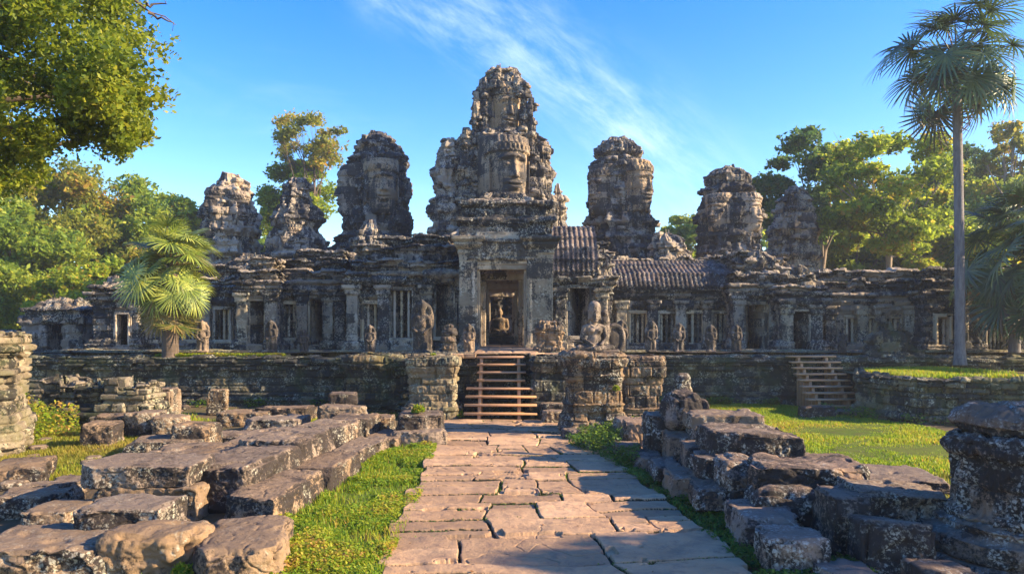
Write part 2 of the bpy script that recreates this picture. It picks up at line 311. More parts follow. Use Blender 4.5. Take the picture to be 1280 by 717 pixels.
# ------------------------------------------------------------------ masonry
def masonry(u, v, seed, ch=.30, bw=.62, jit=.03, gd=.035, gw=.028, miss=.02, mdep=.12, cj=0.):
    rs = np.random.RandomState(int(seed)); ed = np.concatenate([[0], np.cumsum(ch*(.65+.7*rs.rand(600)))]); vv = v - v.min()
    c = np.clip(np.searchsorted(ed, vv, side='right') - 1, 0, 598); dv = np.minimum(vv - ed[c], ed[c+1] - vv)
    off = rs.rand(601)*10; wd = bw*(.7+.7*rs.rand(601)); bu = u / wd[c] + off[c] + .25*np.sin(u*1.7/bw + c*2.1); i = np.floor(bu); fr = bu - i
    du = np.minimum(fr, 1-fr)*wd[c]; h = hsh(c, i, seed); h2 = hsh(c+31, i+7, seed+1); h3 = hsh(c+3, i+71, seed+2)
    g = np.clip(1 - np.minimum(du, dv)/gw, 0, 1); d = (h-.5)*2*jit - gd*g*(.4+.6*hsh(c, np.floor(bu+.5), seed+5)) - (h2 < miss)*mdep
    d = d + (h3-.5)*.25*jit*2*(fr-.5) + (h2-.5)*jit*(dv/ch)
    if cj: d = d + cj*(rs.rand(601)-.5)[c]*2
    return d, h3
def plan_pts(plan, du, closed=False):
    pl = [np.array(p, float) for p in plan]; n = len(pl); seg = [(i, (i+1) % n) for i in range(n if closed else n-1)]
    nr = []
    for a, b in seg:
        d = pl[b]-pl[a]; d /= np.linalg.norm(d); nr.append(np.array((d[1], -d[0])))
    mi = []
    for i in range(n):
        a = nr[i-1] if (closed or i > 0) else nr[0]; b = nr[i] if i < len(nr) else nr[-1]
        k = a + b; k = k / max(.35, np.dot(k, a)); mi.append(k)
    Pt, Nn, U = [], [], []; u = 0
    for k, (a, b) in enumerate(seg):
        L = np.linalg.norm(pl[b]-pl[a]); m = max(1, int(math.ceil(L/du))); ts = np.linspace(0, 1, m+1)
        if k < len(seg)-1 or closed: ts = ts[:-1]
        for t_ in ts: Pt.append(pl[a]*(1-t_)+pl[b]*t_); Nn.append(mi[a]*(1-t_)+mi[b]*t_); U.append(u+L*t_)
        u += L
    return np.array(Pt), np.array(Nn), np.array(U)
def prof_pts(prof, dv):
    pr = [np.array(p, float) for p in prof]; Q, Nn, V = [], [], []; v = 0
    for k in range(len(pr)-1):
        d = pr[k+1]-pr[k]; L = np.linalg.norm(d); nrm = np.array((d[1], -d[0]))/max(L, 1e-6); m = max(1, int(math.ceil(L/dv)))
        ts = np.linspace(0, 1, m+1)
        if k < len(pr)-2: ts = ts[:-1]
        for t_ in ts: Q.append(pr[k]+d*t_); Nn.append(nrm); V.append(v+L*t_)
        v += L
    return np.array(Q), np.array(Nn), np.array(V)
def sweep(m, plan, prof, du=.05, dv=.05, seed=1, ch=.3, bw=.62, jit=.03, gd=.035, rough=.03, carve=0., miss=.02, closed=False, holes=(), extra=None, rsc=1.5, gw=.028, cj=0., rag=0.):
    Pt, Nn, U = plan_pts(plan, du, closed); Q, Qn, V = prof_pts(prof, dv)
    UU, VV = np.meshgrid(U, V, indexing='ij'); Z = np.broadcast_to(Q[None, :, 1], UU.shape)
    d, tone = masonry(UU, VV, seed, ch, bw, jit, gd, miss=miss, gw=gw, cj=cj)
    pos = np.stack([np.broadcast_to(Pt[:, None, 0], UU.shape), np.broadcast_to(Pt[:, None, 1], UU.shape), Z], -1)
    q = np.stack([UU, Q[None, :, 0]*2+np.zeros_like(UU), Z], -1) + seed*3.1
    d = d + rough*fbm(q*rsc, 5)
    if carve: d = d + carve*(1-2*np.abs(fbm(q*np.array((6., 6., 5.)), 3))-.6)
    if extra is not None: d = d + extra(UU, Z)
    for (u0, u1, z0, z1, dep) in holes:
        ins = (UU > u0) & (UU < u1) & (Z > z0) & (Z < z1); d = np.where(ins, -dep, d)
    out = Q[None, :, 0] + d*Qn[None, :, 0]
    Vx = np.stack([Pt[:, None, 0]+Nn[:, None, 0]*out, Pt[:, None, 1]+Nn[:, None, 1]*out, Q[None, :, 1]+d*Qn[None, :, 1]], -1)
    if rag:
        zt2 = Q[:, 1].max(); k = np.clip((Vx[..., 2]-(zt2-.55))/.55, 0, 1); Vx[..., 2] -= rag*k*(hsh(np.floor(UU/.42), 3, seed)**1.5+.5*hsh(np.floor(UU/1.3), 5, seed))
    m.grid(Vx, tone, closed); return Vx

# ------------------------------------------------------------------ ground, lawns, path
rng = np.random.RandomState(5)
def sheet(name, x0, x1, y0, y1, nx, ny, zf, m, kind='structure', tonef=None):
    X, Y = np.meshgrid(np.linspace(x0, x1, nx), np.linspace(y0, y1, ny), indexing='ij'); Z = zf(X, Y)
    mb = MB(); mb.grid(np.stack([X, Y, Z], -1), .5 if tonef is None else tonef(X, Y)); o = mb.build(name, m, loc=(0, 0, 0), smooth=True); o['kind'] = kind; return o
def gz(X, Y):
    return .07*fbm(np.stack([X*.6, Y*.6, X*0], -1), 3) + .025*fbm(np.stack([X*4, Y*4, X*0], -1), 3) - .03
g = MB(); XS = np.concatenate([np.linspace(-900, -22, 14), np.linspace(-20, 20, 420), np.linspace(22, 900, 14)]); YS = np.concatenate([np.linspace(-300, -3, 12), np.linspace(-2, 26, 300), np.linspace(28, 1200, 22)])
X, Y = np.meshgrid(XS, YS, indexing='ij'); g.grid(np.stack([X, Y, gz(X, Y)], -1)); g.build('ground', M_GROUND, loc=(0,0,0), smooth=True, kind='structure')

# path: irregular slabs
def path_edges(Y):
    cx_ = np.interp(Y, [0, 6.7, 18.3], [.9, .46, -.18]); hw = np.interp(Y, [0, 6.7, 18.3], [1.75, 1.72, 1.50]); return cx_-hw, cx_+hw
def path_field(X, Y):
    l, r = path_edges(Y); w3 = fbm(np.stack([X*1.1, Y*1.1, X*0], -1), 4); s = (X-l)/(r-l)
    rs = np.random.RandomState(14); ed = np.concatenate([[-1], -1+np.cumsum(.48+.62*rs.rand(60))]); sl = (rs.rand(61)-.5)*.30
    c0 = np.clip(np.searchsorted(ed, Y, side='right')-1, 0, 58); Yw = Y+.10*w3+.22*(s-.5)*np.sin(Y*.45+1)+.05*np.sin(X*2.1)
    c = np.clip(np.searchsorted(ed, Yw, side='right')-1, 0, 58); fr = (Yw-ed[c])/(ed[c+1]-ed[c]); dy = np.minimum(Yw-ed[c], ed[c+1]-Yw)
    wob = .030*fbm(np.stack([X*1.3, Y*1.3, X*0+7], -1), 3)
    b1 = .30+.17*(hsh(c, 1)-.5)+wob+.05*(fr-.5)*(hsh(c, 11)-.5)*2; b2 = .66+.17*(hsh(c, 2)-.5)+wob+.06*(fr-.5)*(hsh(c, 12)-.5)*2
    m1 = hsh(c, 31) > .93; m2 = hsh(c, 32) > .93; d1 = np.where(m1, 9, np.abs(s-b1)); d2 = np.where(m2, 9, np.abs(s-b2)); wd = r-l
    b3 = np.where(hsh(c, 52) > .5, (b1+b2)/2+.05*(hsh(c, 53)-.5), b2+(1-b2)*.5)+wob*.5; m3 = hsh(c, 51) > .62; d3 = np.where(m3, 9, np.abs(s-b3))
    i = ((s > b1) & ~m1).astype(float)+2*((s > b2) & ~m2)+4*((s > b3) & ~m3); dx = np.minimum(np.minimum(d1, d2), d3)*wd
    hs_ = hsh(c, i, 41) > .45; cut = .35+.3*hsh(c, i, 42)+.06*w3; dm = np.abs(fr-cut)*(ed[c+1]-ed[c]); dm = np.where(hs_ & (ed[c+1]-ed[c] > .55), dm, 9); i2 = i+10*(hs_ & (fr > cut))
    dd = np.minimum(np.minimum(dx, dy), dm)+.012*fbm(np.stack([X*7, Y*7, X*0], -1), 4); h = hsh(c, i2, 3)
    wide = np.where(dx < np.minimum(dy, dm), .012, .024)+.024*np.clip(vnoise(np.stack([X*1.6, Y*1.6, X*0], -1))-.3, 0, 1)
    g = np.clip(1-dd/wide, 0, 1); z = .05+.034*(h-.5)+.030*(fr-.5)*(hsh(c, i2, 8)-.5)*2-.05*sst(0, .5, g)
    z = z-.006*np.clip(1-dd/.03, 0, 1)**2+.022*fbm(np.stack([X*1.9, Y*1.9, X*0], -1), 5)+.006*fbm(np.stack([X*11, Y*11, X*0], -1), 4)
    n = fbm(np.stack([X*1.9+7, Y*1.9, X*0], -1), 4); z = z-.035*sst(.30, .36, n)*(dd < .09)
    cr = np.abs(fbm(np.stack([X*.9+3, Y*.9, X*0+2], -1), 4)); z = z-.014*np.clip(1-cr/.009, 0, 1)*(hsh(c, i2, 21) > .3)
    return z, np.where(g > .25, -1., .5+(h-.5)*1.0)
nx, ny = 420, 1900
Ys = 2.0+(18.35-2.0)*(np.linspace(0, 1, ny)**1.15); S = np.linspace(0, 1, nx)
SS, YY = np.meshgrid(S, Ys, indexing='ij'); l, r = path_edges(YY)
er = .10*fbm(np.stack([YY*1.8, YY*0, YY*0+(SS > .5)*9], -1), 3)+.10*(hsh(np.floor(YY/.85), (SS > .5)*1., 4)-.5)
l2 = l+er*(SS < .5); r2 = r+er*(SS >= .5); XX_ = l+(r-l)*SS + er*np.abs(SS-.5)*2*1.0
zz, tn = path_field(XX_, YY); zz = np.where((SS < .004) | (SS > .996), -.15, zz)
pm = MB(); pm.grid(np.stack([XX_, YY, zz], -1), tn); pm.build('path', M_PATH, loc=(0,0,0), kind='structure')

# ------------------------------------------------------------------ terrace
TZ = 1.6
terr = empty('stone_terrace', (0, 22, 0), 'long dark mossy stone terrace wall carrying the whole temple front', 'terrace')
tw = MB()
prof = [(.16, -.1), (.16, .16), (.06, .2), (.06, .3), (0, .34), (0, 1.02), (.07, 1.06), (.07, 1.14), (.15, 1.18), (.15, 1.44), (-1.2, 1.46)]
TP = [(-15.5, 27), (-15.5, 22.6), (-4.9, 22.6), (-4.9, 21.3), (-3.0, 21.3), (-3.0, 20.0), (2.7, 20.0), (2.7, 22.6), (17.5, 22.6), (17.5, 27)]
tprof2 = [(a, z) for a, z in prof[:-1]] + [(-.5, 1.46)]
sweep(tw, TP, tprof2, .026, .02, seed=3, ch=.19, bw=.42, jit=.05, gd=.075, rough=.06, carve=.02, miss=.08, gw=.03, cj=.03)
tw.build('wall', M_TERR, terr)
t2 = MB(); TP2 = [(-15.2, 27), (-15.2, 23.9), (-4.6, 23.9), (-4.6, 22.6), (-2.7, 22.6), (-2.7, 20.3), (2.4, 20.3), (2.4, 23.9), (17.2, 23.9), (17.2, 27)]
sweep(t2, TP2, [(0, 1.38), (0, 1.5), (.05, 1.53), (.05, TZ), (-.6, TZ+.01)], .045, .03, seed=8, ch=.13, bw=.7, jit=.03, gd=.03, rough=.05, miss=.05)
t2.build('coping', M_TERR, terr)
tf = MB()
def tsheet(x0, x1, y0, y1, z):
    X, Y = np.meshgrid(np.arange(x0, x1+.01, .12), np.arange(y0, y1+.01, .12), indexing='ij')
    tf.grid(np.stack([X, Y, z+.03*fbm(np.stack([X, Y, X*0], -1)*1.4, 4)], -1))
tsheet(-15.4, 17.4, 23.05, 30, TZ-.03); tsheet(-15.3, -4.6, 22.7, 23.9, 1.42); tsheet(2.8, 17.3, 22.7, 23.9, 1.42); tsheet(-4.8, -2.8, 21.4, 22.8, 1.42); tsheet(-4.5, 2.3, 22.0, 23.2, TZ-.02)
tsheet(-2.6, 2.3, 20.4, 22.2, TZ)
tf.build('terrace_floor', M_TTOP, loc=(0,0,0), kind='structure', smooth=True)

# ------------------------------------------------------------------ temple front: wings, bays and porches
def baluster(mb, x, y, z0, z1, r=.05):
    h = z1-z0; pr = []
    for k in range(25):
        t_ = k/24; rr = r*(.75+.25*abs(math.sin(t_*math.pi*5)))*(1.15 if k in (0, 24, 12) else 1); pr.append((rr, h*t_))
    mb.lathe((x, y, z0), pr, 10, .6)
def opening(root, kind, x0, x1, z0, z1, yf, seed, nb=0, m=None, fw=.11, proud=.10):
    """frame (jambs, lintel, sill) round an opening; windows carry turned balusters"""
    m = m or M_FRAME; fr = MB(); cx0 = (x0+x1)/2
    for k, (a, pr) in enumerate(((0, proud), (fw*.55, proud*.45))):
        aa = fw*.55
        for x_ in (x0-a-aa/2, x1+a+aa/2):
            sweep(fr, [(x_-aa/2, yf+.25), (x_-aa/2, yf-pr), (x_+aa/2, yf-pr), (x_+aa/2, yf+.25)], [(0, z0-.02), (0, z1+a+(0 if k else .0))], .03, .05, seed=seed+k, ch=.9, bw=3, jit=.006, gd=.01, rough=.02, rsc=4)
        sweep(fr, [(x0-a-aa, yf+.25), (x0-a-aa, yf-pr-.005), (x1+a+aa, yf-pr-.005), (x1+a+aa, yf+.25)], [(-.3, z1+a), (0, z1+a), (0, z1+a+aa), (-.3, z1+a+aa)], .05, .03, seed=seed+4+k, ch=.9, bw=3, jit=.006, gd=.01, rough=.02, rsc=4)
    sweep(fr, [(x0-fw, yf+.3), (x0-fw, yf-proud-.04), (x1+fw, yf-proud-.04), (x1+fw, yf+.3)], [(-.1, z0-.14), (0, z0-.14), (0, z0-.01), (-.4, z0-.01)], .05, .03, seed=seed+9, ch=.9, bw=3, jit=.006, gd=.01, rough=.02, rsc=4)
    f = fr.build('window' if kind == 'w' else 'doorway', m, root)
    for k in range(nb):
        bm_ = MB(); baluster(bm_, x0+(k+.5)*(x1-x0)/nb, yf+.12, z0, z1, min(.055, (x1-x0)/nb*.33)); b = bm_.build('baluster', m, f, smooth=True)
    return f
def mouldings(U, Z, levels, amp=.05):
    d = 0
    for z in levels: d = d + amp*np.exp(-((Z-z)/.045)**2)
    return d
def facade(name, label, cat, px0, px1, Y, Yb, ztop, opens, seed, mat_=None, roof=None, attic=None, pils=(), zb=TZ, group=None, rough=.05):
    """a stretch of temple front. opens: (kind, px0, px1, pytop, pybot, balusters) ; roof: (eave z, ridge z, depth) ; pils: px positions"""
    m_ = mat_ or M_WALL; xa, xb = XX(px0, Y), XX(px1, Y)
    root = empty(name, ((xa+xb)/2, Y, zb), label, cat, group); off = Yb-Y; holes = []; fr = []
    for (k, a, b, t_, bt, nb) in opens:
        x0, x1 = XX(a, Y), XX(b, Y); z0 = max(zb+.02, ZZ(bt, Y)); z1 = ZZ(t_, Y); holes.append((off+x0-xa, off+x1-xa, z0, z1, 1.5)); fr.append((k, x0, x1, z0, z1, nb))
    def ex(U, Z):
        d = 0*U; X_ = U-off+xa
        for (k, x0, x1, z0, z1, nb) in fr:
            for xe in (x0-.30, x1+.30):
                d = d + .07*((np.abs(X_-xe) < .10) & (Z < z1+.25))*(.7+.3*np.cos((X_-xe)*60))
            d = d + .09*((X_ > x0-.45) & (X_ < x1+.45) & (Z > z1+.22) & (Z < z1+.40))
        return d
    wt = ztop; H = wt-zb
    prof = [(.22, zb-.1), (.22, zb+.14), (.14, zb+.18), (.14, zb+.3), (.05, zb+.36), (0, zb+.42), (0, wt-.62), (.06, wt-.58), (.06, wt-.5), (.02, wt-.46), (.10, wt-.36), (.20, wt-.26), (.20, wt-.18), (.12, wt-.14), (.26, wt-.06), (.26, wt+.02), (-.3, wt+.06)]
    wl = MB(); sweep(wl, [(xa, Yb), (xa, Y), (xb, Y), (xb, Yb)], prof, .032, .028, seed=seed, ch=.24, bw=.5, jit=.03, gd=.05, rough=rough, carve=.035, miss=.03, holes=holes, extra=ex, rag=0 if (attic or roof) else .25)
    wl.build('wall', m_, root)
    for k, a in enumerate(fr):
        opening(root, a[0], a[1], a[2], a[3], a[4], Y, seed*7+k, a[5])
    for k, p in enumerate(pils):
        x = XX(p, Y); pm_ = MB()
        pr = [(.07, zb), (.07, zb+.25), (.02, zb+.3), (.02, wt-.75), (.07, wt-.7), (.07, wt-.55), (.13, wt-.5), (.13, wt-.4)]
        sweep(pm_, [(x-.17, Y+.2), (x-.17, Y-.16), (x+.17, Y-.16), (x+.17, Y+.2)], pr, .03, .04, seed=seed+50+k, ch=.4, bw=2, jit=.012, gd=.02, rough=.025, carve=.02, rsc=3)
        pm_.build('pilaster', M_PALE if (k+seed) % 2 else m_, root)
    z = wt
    if attic:
        for j, (ah, inset) in enumerate(attic):
            ah = ah*1.2; am = MB(); z2 = z+ah; i_ = inset
            # ragged top
            sweep(am, [(xa+i_*.6, Yb), (xa+i_*.6, Y+i_), (xb-i_*.6, Y+i_), (xb-i_*.6, Yb)], [(0, z-.05), (0, z2-.28), (.10, z2-.22), (.10, z2-.14), (.04, z2-.12), (.17, z2-.04), (.17, z2), (-.5, z2+.05)], .035, .03, seed=seed+20+j, ch=.2, bw=.42, jit=.07, gd=.06, rough=.09, carve=.05, miss=.03, rag=.16)
            am.build('attic', m_, root); z = z2
    if roof:
        ze, zr, dp, x0_, x1_ = roof; x0_, x1_ = XX(x0_, Y), XX(x1_, Y); rp = []
        for k in range(13):
            a = k/12*math.pi/2; rp.append((.28-dp*(1-math.cos(a)), ze+(zr-ze)*math.sin(a)))
        rp.append((-dp-.1, zr+.14)); rp.append((-dp-.35, zr+.14))
        rm = MB(); sweep(rm, [(x0_, Y), (x1_, Y)], rp, .035, .05, seed=seed+33, ch=.35, bw=3.3, jit=.02, gd=.03, rough=.05, extra=lambda U, Z: .055*np.abs(np.cos(U*math.pi/.17)) + .06*(np.modf((Z*2.6))[0] < .2), rsc=2)
        for xe, s_ in ((x0_, -1), (x1_, 1)):   # gable ends
            pts = [(xe, Y-a[0], a[1]) for a in rp]+[(xe, Y+dp+.3, ze-.1), (xe, Y-.28, ze-.1)]; rm.add(pts, np.array([list(range(len(pts)))[::-s_]]), .4)
        rm.build('roof', M_ROOF, root)
    return root
W = lambda a, b, t_, bt, n=3: ('w', a, b, t_, bt, n)
D = lambda a, b, t_, bt: ('d', a, b, t_, bt, 0)
facade('temple_wing', 'low dark end block of the gallery left of the bushy palm, one open doorway', 'gallery', 117, 172, 27, 31, ZZ(366, 27), [D(147, 161, 393, 431)], 11, attic=[(.25, .1)])
facade('temple_wing', 'left gallery behind the bushy fan palm with narrow shaded windows', 'gallery', 172, 303, 27.6, 31.5, ZZ(358, 27.6), [W(190, 202, 392, 424, 0), W(232, 247, 392, 424, 3), W(270, 288, 387, 424, 3)], 12, attic=[(.35, .3), (.4, .7)], pils=(180, 215, 258))
facade('temple_porch', 'small shaded porch with an upright pale door frame between two left gallery stretches', 'porch', 300, 346, 26.3, 31, ZZ(352, 26.3), [D(312, 331, 376, 430)], 13, attic=[(.4, .15), (.35, .5)], pils=(304, 340))
facade('temple_wing', 'left gallery stretch between the small porch and the stepped central block', 'gallery', 346, 437, 27.2, 31.5, ZZ(352, 27.2), [W(350, 370, 380, 422, 3), D(388, 404, 374, 430)], 14, attic=[(.4, .25), (.4, .6), (.3, 1.0)], pils=(379, 411, 426))
facade('temple_wing', 'tall stepped block left of the main doorway with a bright baluster window', 'gallery', 437, 575, 25.3, 31, ZZ(342, 25.3), [W(455, 473, 380, 421, 2), W(488, 515, 363, 422, 3), D(545, 567, 355, 420)], 15, attic=[(.45, .25), (.45, .55), (.3, .9)], pils=(441, 480, 534), roof=None, rough=.07)
facade('temple_wing', 'block right of the main doorway with a tall open window and a ribbed stone roof', 'gallery', 690, 764, 25.3, 26.9, ZZ(346, 25.3), [D(709, 737, 360, 419)], 16, pils=(700, 752), roof=(ZZ(346, 25.3)+.0, ZZ(290, 27), 1.4, 690, 746), rough=.07)
facade('temple_wing', 'long right gallery with four baluster windows under a brown tiled stone roof', 'gallery', 764, 918, 27.2, 31.5, ZZ(362, 27.2), [W(788, 807, 392, 428, 3), W(824, 844, 392, 428, 3), W(856, 877, 392, 428, 3), W(892, 911, 392, 428, 3)], 17, pils=(776, 815, 850, 884), roof=(ZZ(362, 27.2)-.01, ZZ(333, 30), 2.9, 764, 922))
facade('temple_wing', 'stepped block with a tall open door at the right end of the tiled gallery', 'gallery', 916, 978, 26.2, 31, ZZ(356, 26.2), [D(931, 956, 381, 437)], 18, attic=[(.45, .3), (.4, .8), (.3, 1.2)], pils=(922, 967))
facade('temple_porch', 'porch with warm carved door jambs at the head of the right-hand timber steps', 'porch', 976, 1028, 25.2, 31, ZZ(366, 25.2), [D(990, 1011, 389, 440)], 19, attic=[(.3, .1), (.3, .5)], pils=(982, 1019))
facade('temple_wing', 'ruined dark gallery wall right of the right-hand porch with square blind windows', 'gallery', 1028, 1160, 26.4, 30.5, ZZ(368, 26.4), [W(1058, 1070, 398, 428, 2), W(1084, 1095, 398, 430, 1), W(1106, 1124, 398, 430, 3)], 20, attic=[(.45, .1), (.35, .25)], pils=(1036, 1076, 1098, 1135), rough=.1)
facade('temple_wing', 'dark gallery end behind the tall palm trunk with a warm moulded blind window', 'gallery', 1158, 1330, 25.4, 30, ZZ(364, 25.4), [W(1170, 1186, 396, 430, 2), W(1232, 1254, 398, 438, 4)], 21, attic=[(.4, .2), (.35, .5)], pils=(1200, 1266))

facade('upper_gallery', 'dark stepped upper gallery behind the small left porch', 'gallery', 290, 425, 30, 32, ZZ(334, 30), [], 23, attic=[(.3, .3)], zb=3.6, rough=.1)
facade('upper_gallery', 'high stepped upper gallery joining the tall left tower to the central tower', 'gallery', 432, 575, 29.4, 32, ZZ(332, 29.4), [], 25, attic=[(.4, .25), (.35, .6), (.3, 1.0)], zb=3.6, rough=.08, pils=(440, 470, 488, 522, 552))
facade('upper_gallery', 'high stepped masonry behind the ribbed roof right of the central tower', 'gallery', 690, 770, 30.5, 32, ZZ(326, 30.5), [], 26, attic=[(.4, .25), (.35, .6)], zb=3.6, rough=.08, pils=(720, 748))
facade('upper_gallery', 'stepped upper storey above the tall open right-hand door', 'gallery', 905, 1000, 29.5, 32, ZZ(342, 29.5), [], 27, attic=[(.35, .3), (.3, .7)], zb=3.6, rough=.1)
facade('upper_gallery', 'broken upper gallery wall behind the tiled right-hand roof', 'gallery', 770, 968, 31.5, 33, ZZ(330, 31.5), [], 24, attic=[(.3, .3)], zb=3.6, rough=.12)
# central porch: nested door frames, flaring capitals, corridor and statue
YC = 23.7
cp = empty('temple_porch', (XX(630, YC), YC, TZ), 'tall central porch with pale pillars round the main doorway above the timber steps', 'porch')
xl, xr = XX(573, YC), XX(691, YC); dl, dr = XX(598, YC), XX(657, YC); zt = ZZ(336, YC)
zc = ZZ(300, YC)
wl = MB(); ym = YC+.25
sweep(wl, [(dl-.1, YC+7.5), (dl-.1, ym), (dr+.1, ym), (dr+.1, YC+7.5)], [(0, zt), (0, zc+.3), (-.2, zc+.32)], .04, .04, seed=41, ch=.34, bw=.8, jit=.015, gd=.03, rough=.03, miss=0)
# inner corridor walls, ceiling and floor
for x0_, x1_ in ((dl, XX(573, YC)),):
    pl_ = [(x1_, YC+.4), (x1_, YC+7.4)] if x0_ > 0 else [(x1_, YC+7.4), (x1_, YC+.4)]
    sweep(wl, pl_, [(0, TZ-.1), (0, zc-.6)], .06, .06, seed=42, ch=.3, bw=.6, rough=.05, carve=.03)
wl.build('wall', M_PALE, cp)
for s_, (a, b) in enumerate(((575, 596), (660, 690))):
    xa, xb = XX(a, YC), XX(b, YC); pl = MB()
    pr = [(.10, TZ-.1), (.10, TZ+.2), (.03, TZ+.28), (.03, zc-.45), (.07, zc-.42), (.07, zc-.34), (.03, zc-.32), (.14, zc-.2), (.20, zc-.12), (.13, zc-.08), (.26, zc+.02), (.26, zc+.1), (-.2, zc+.12)]
    sweep(pl, [(xa, YC+.9), (xa, YC), (xb, YC), (xb, YC+.9)], pr, .03, .03, seed=44+s_, ch=.5, bw=1.6, jit=.012, gd=.02, rough=.03, carve=.012, miss=0, rsc=2)
    pl.build('pillar', M_PALE, cp)
for k, x_ in enumerate((dl-.16, dr+.16)):      # turned colonettes and a carved lintel flank the opening
    mb = MB(); pr = []
    for q in range(90):
        z_ = q/89; pr.append((.085*(1+.16*abs(math.sin(z_*math.pi*9))+(.22 if int(z_*9*2) % 2 and abs(math.sin(z_*math.pi*9)) < .3 else 0)), z_*(zt-TZ-.02)))
    mb.lathe((x_, YC+.06, TZ), pr, 14, .7); mb.build('colonette', M_FRAME, cp, smooth=True)
mb = MB(); sweep(mb, [(dl-.35, YC+.3), (dl-.35, YC-.02), (dr+.35, YC-.02), (dr+.35, YC+.3)], [(-.1, zt+.28), (.02, zt+.28), (.05, zt+.34), (.0, zt+.4), (.0, zt+.82), (.08, zt+.86), (.08, zt+.94), (-.2, zt+.95)], .022, .022, seed=49, ch=.5, bw=2, jit=.006, gd=.015, rough=.02, carve=.07, miss=0, rsc=3, extra=lambda U, Z: .05*np.abs(np.sin(U*7))*((Z > zt+.42) & (Z < zt+.8)))
mb.build('carved_lintel', M_FRAME, cp)
# nested frames receding into the corridor
for k, (a, b, t_, y_) in enumerate(((600, 655, 337, YC+.12), (607, 648, 350, YC+1.6), (611, 643, 361, YC+3.2), (613, 640, 371, YC+5.0))):
    x0_, x1_, z1_ = XX(a, y_), XX(b, y_), ZZ(t_, y_)
    f = MB(); wj = .24 if k else .15
    for j, (q, pr_) in enumerate(((0, .0), (wj*.5, .05))):
        for x_, sg in ((x0_, -1), (x1_, 1)):
            c0, c1 = sorted((x_+sg*q, x_+sg*(q+wj*.5)))
            sweep(f, [(c0, y_+.3), (c0, y_-pr_), (c1, y_-pr_), (c1, y_+.3)], [(0, TZ-.02), (0, z1_+q+wj*.5)], .03, .05, seed=60+k*5+j, ch=1, bw=3, jit=.005, gd=.01, rough=.02, rsc=3, miss=0)
    sweep(f, [(x0_-wj, y_+.35), (x0_-wj, y_-.07), (x1_+wj, y_-.07), (x1_+wj, y_+.35)], [(-.3, z1_), (0, z1_), (0, z1_+wj), (.04, z1_+wj+.03), (.04, z1_+wj+.16), (-.3, z1_+wj+.16)], .04, .03, seed=70+k, ch=.4, bw=2, jit=.006, gd=.01, rough=.02, carve=.015 if k == 0 else .03, rsc=3, miss=0)
    if k:   # cross wall that carries the frame
        for c0, c1, z0_ in ((xl+.1, x0_-wj, TZ), (x1_+wj, xr-.1, TZ)):
            sweep(f, [(c0, y_+.05), (c1, y_+.05)], [(0, z0_), (0, zc-.6)], .06, .06, seed=80+k, rough=.04, carve=.02)
        sweep(f, [(x0_-wj, y_+.05), (x1_+wj, y_+.05)], [(0, z1_+wj+.1), (0, zc-.6)], .06, .06, seed=83+k, rough=.04, carve=.02)
    f.build('door_frame', M_FRAME, cp)
bw_ = MB(); sweep(bw_, [(xl, YC+7.4), (xr, YC+7.4)], [(0, TZ-.1), (0, zc-.6)], .06, .06, seed=90, rough=.05); bw_.build('back_wall', M_WALL, cp)
rf = MB()
sweep(rf, [(xl+.05, YC+2.0), (xl+.05, YC+.3), (xr-.05, YC+.3), (xr-.05, YC+2.0)], [(0, zc+.05), (0, zc+.55), (.12, zc+.62), (.12, zc+.72), (-.1, zc+.8), (-.1, zc+1.1), (.05, zc+1.2), (.05, zc+1.3), (-.6, zc+1.4), (-.85, zc+1.7)], .035, .03, seed=91, ch=.25, bw=.5, jit=.06, gd=.06, rough=.09, carve=.05, miss=.05)
rf.build('pediment', M_WALL, cp)
st = MB(); X, Y = np.meshgrid(np.linspace(-1.05, .8, 60), np.linspace(20.0, YC+7.4, 160), indexing='ij')
zz = TZ+.02+.028*np.floor(np.clip((Y-20)/1.1, 0, 5)) - .03*np.clip(1-np.minimum(np.abs(np.modf(X*1.3+np.floor(Y/1.1)*.5+9)[0]-.5)*2, np.abs(np.modf(Y/1.1)[0]-.0))*8, 0, 1)+.01*fbm(np.stack([X, Y, X*0], -1)*3, 3)
st.grid(np.stack([X, Y, zz], -1), hsh(np.floor(X*1.3+np.floor(Y/1.1)*.5+9), np.floor(Y/1.1))); st.build('doorway_path', M_PATH, loc=(0,0,0), kind='structure')

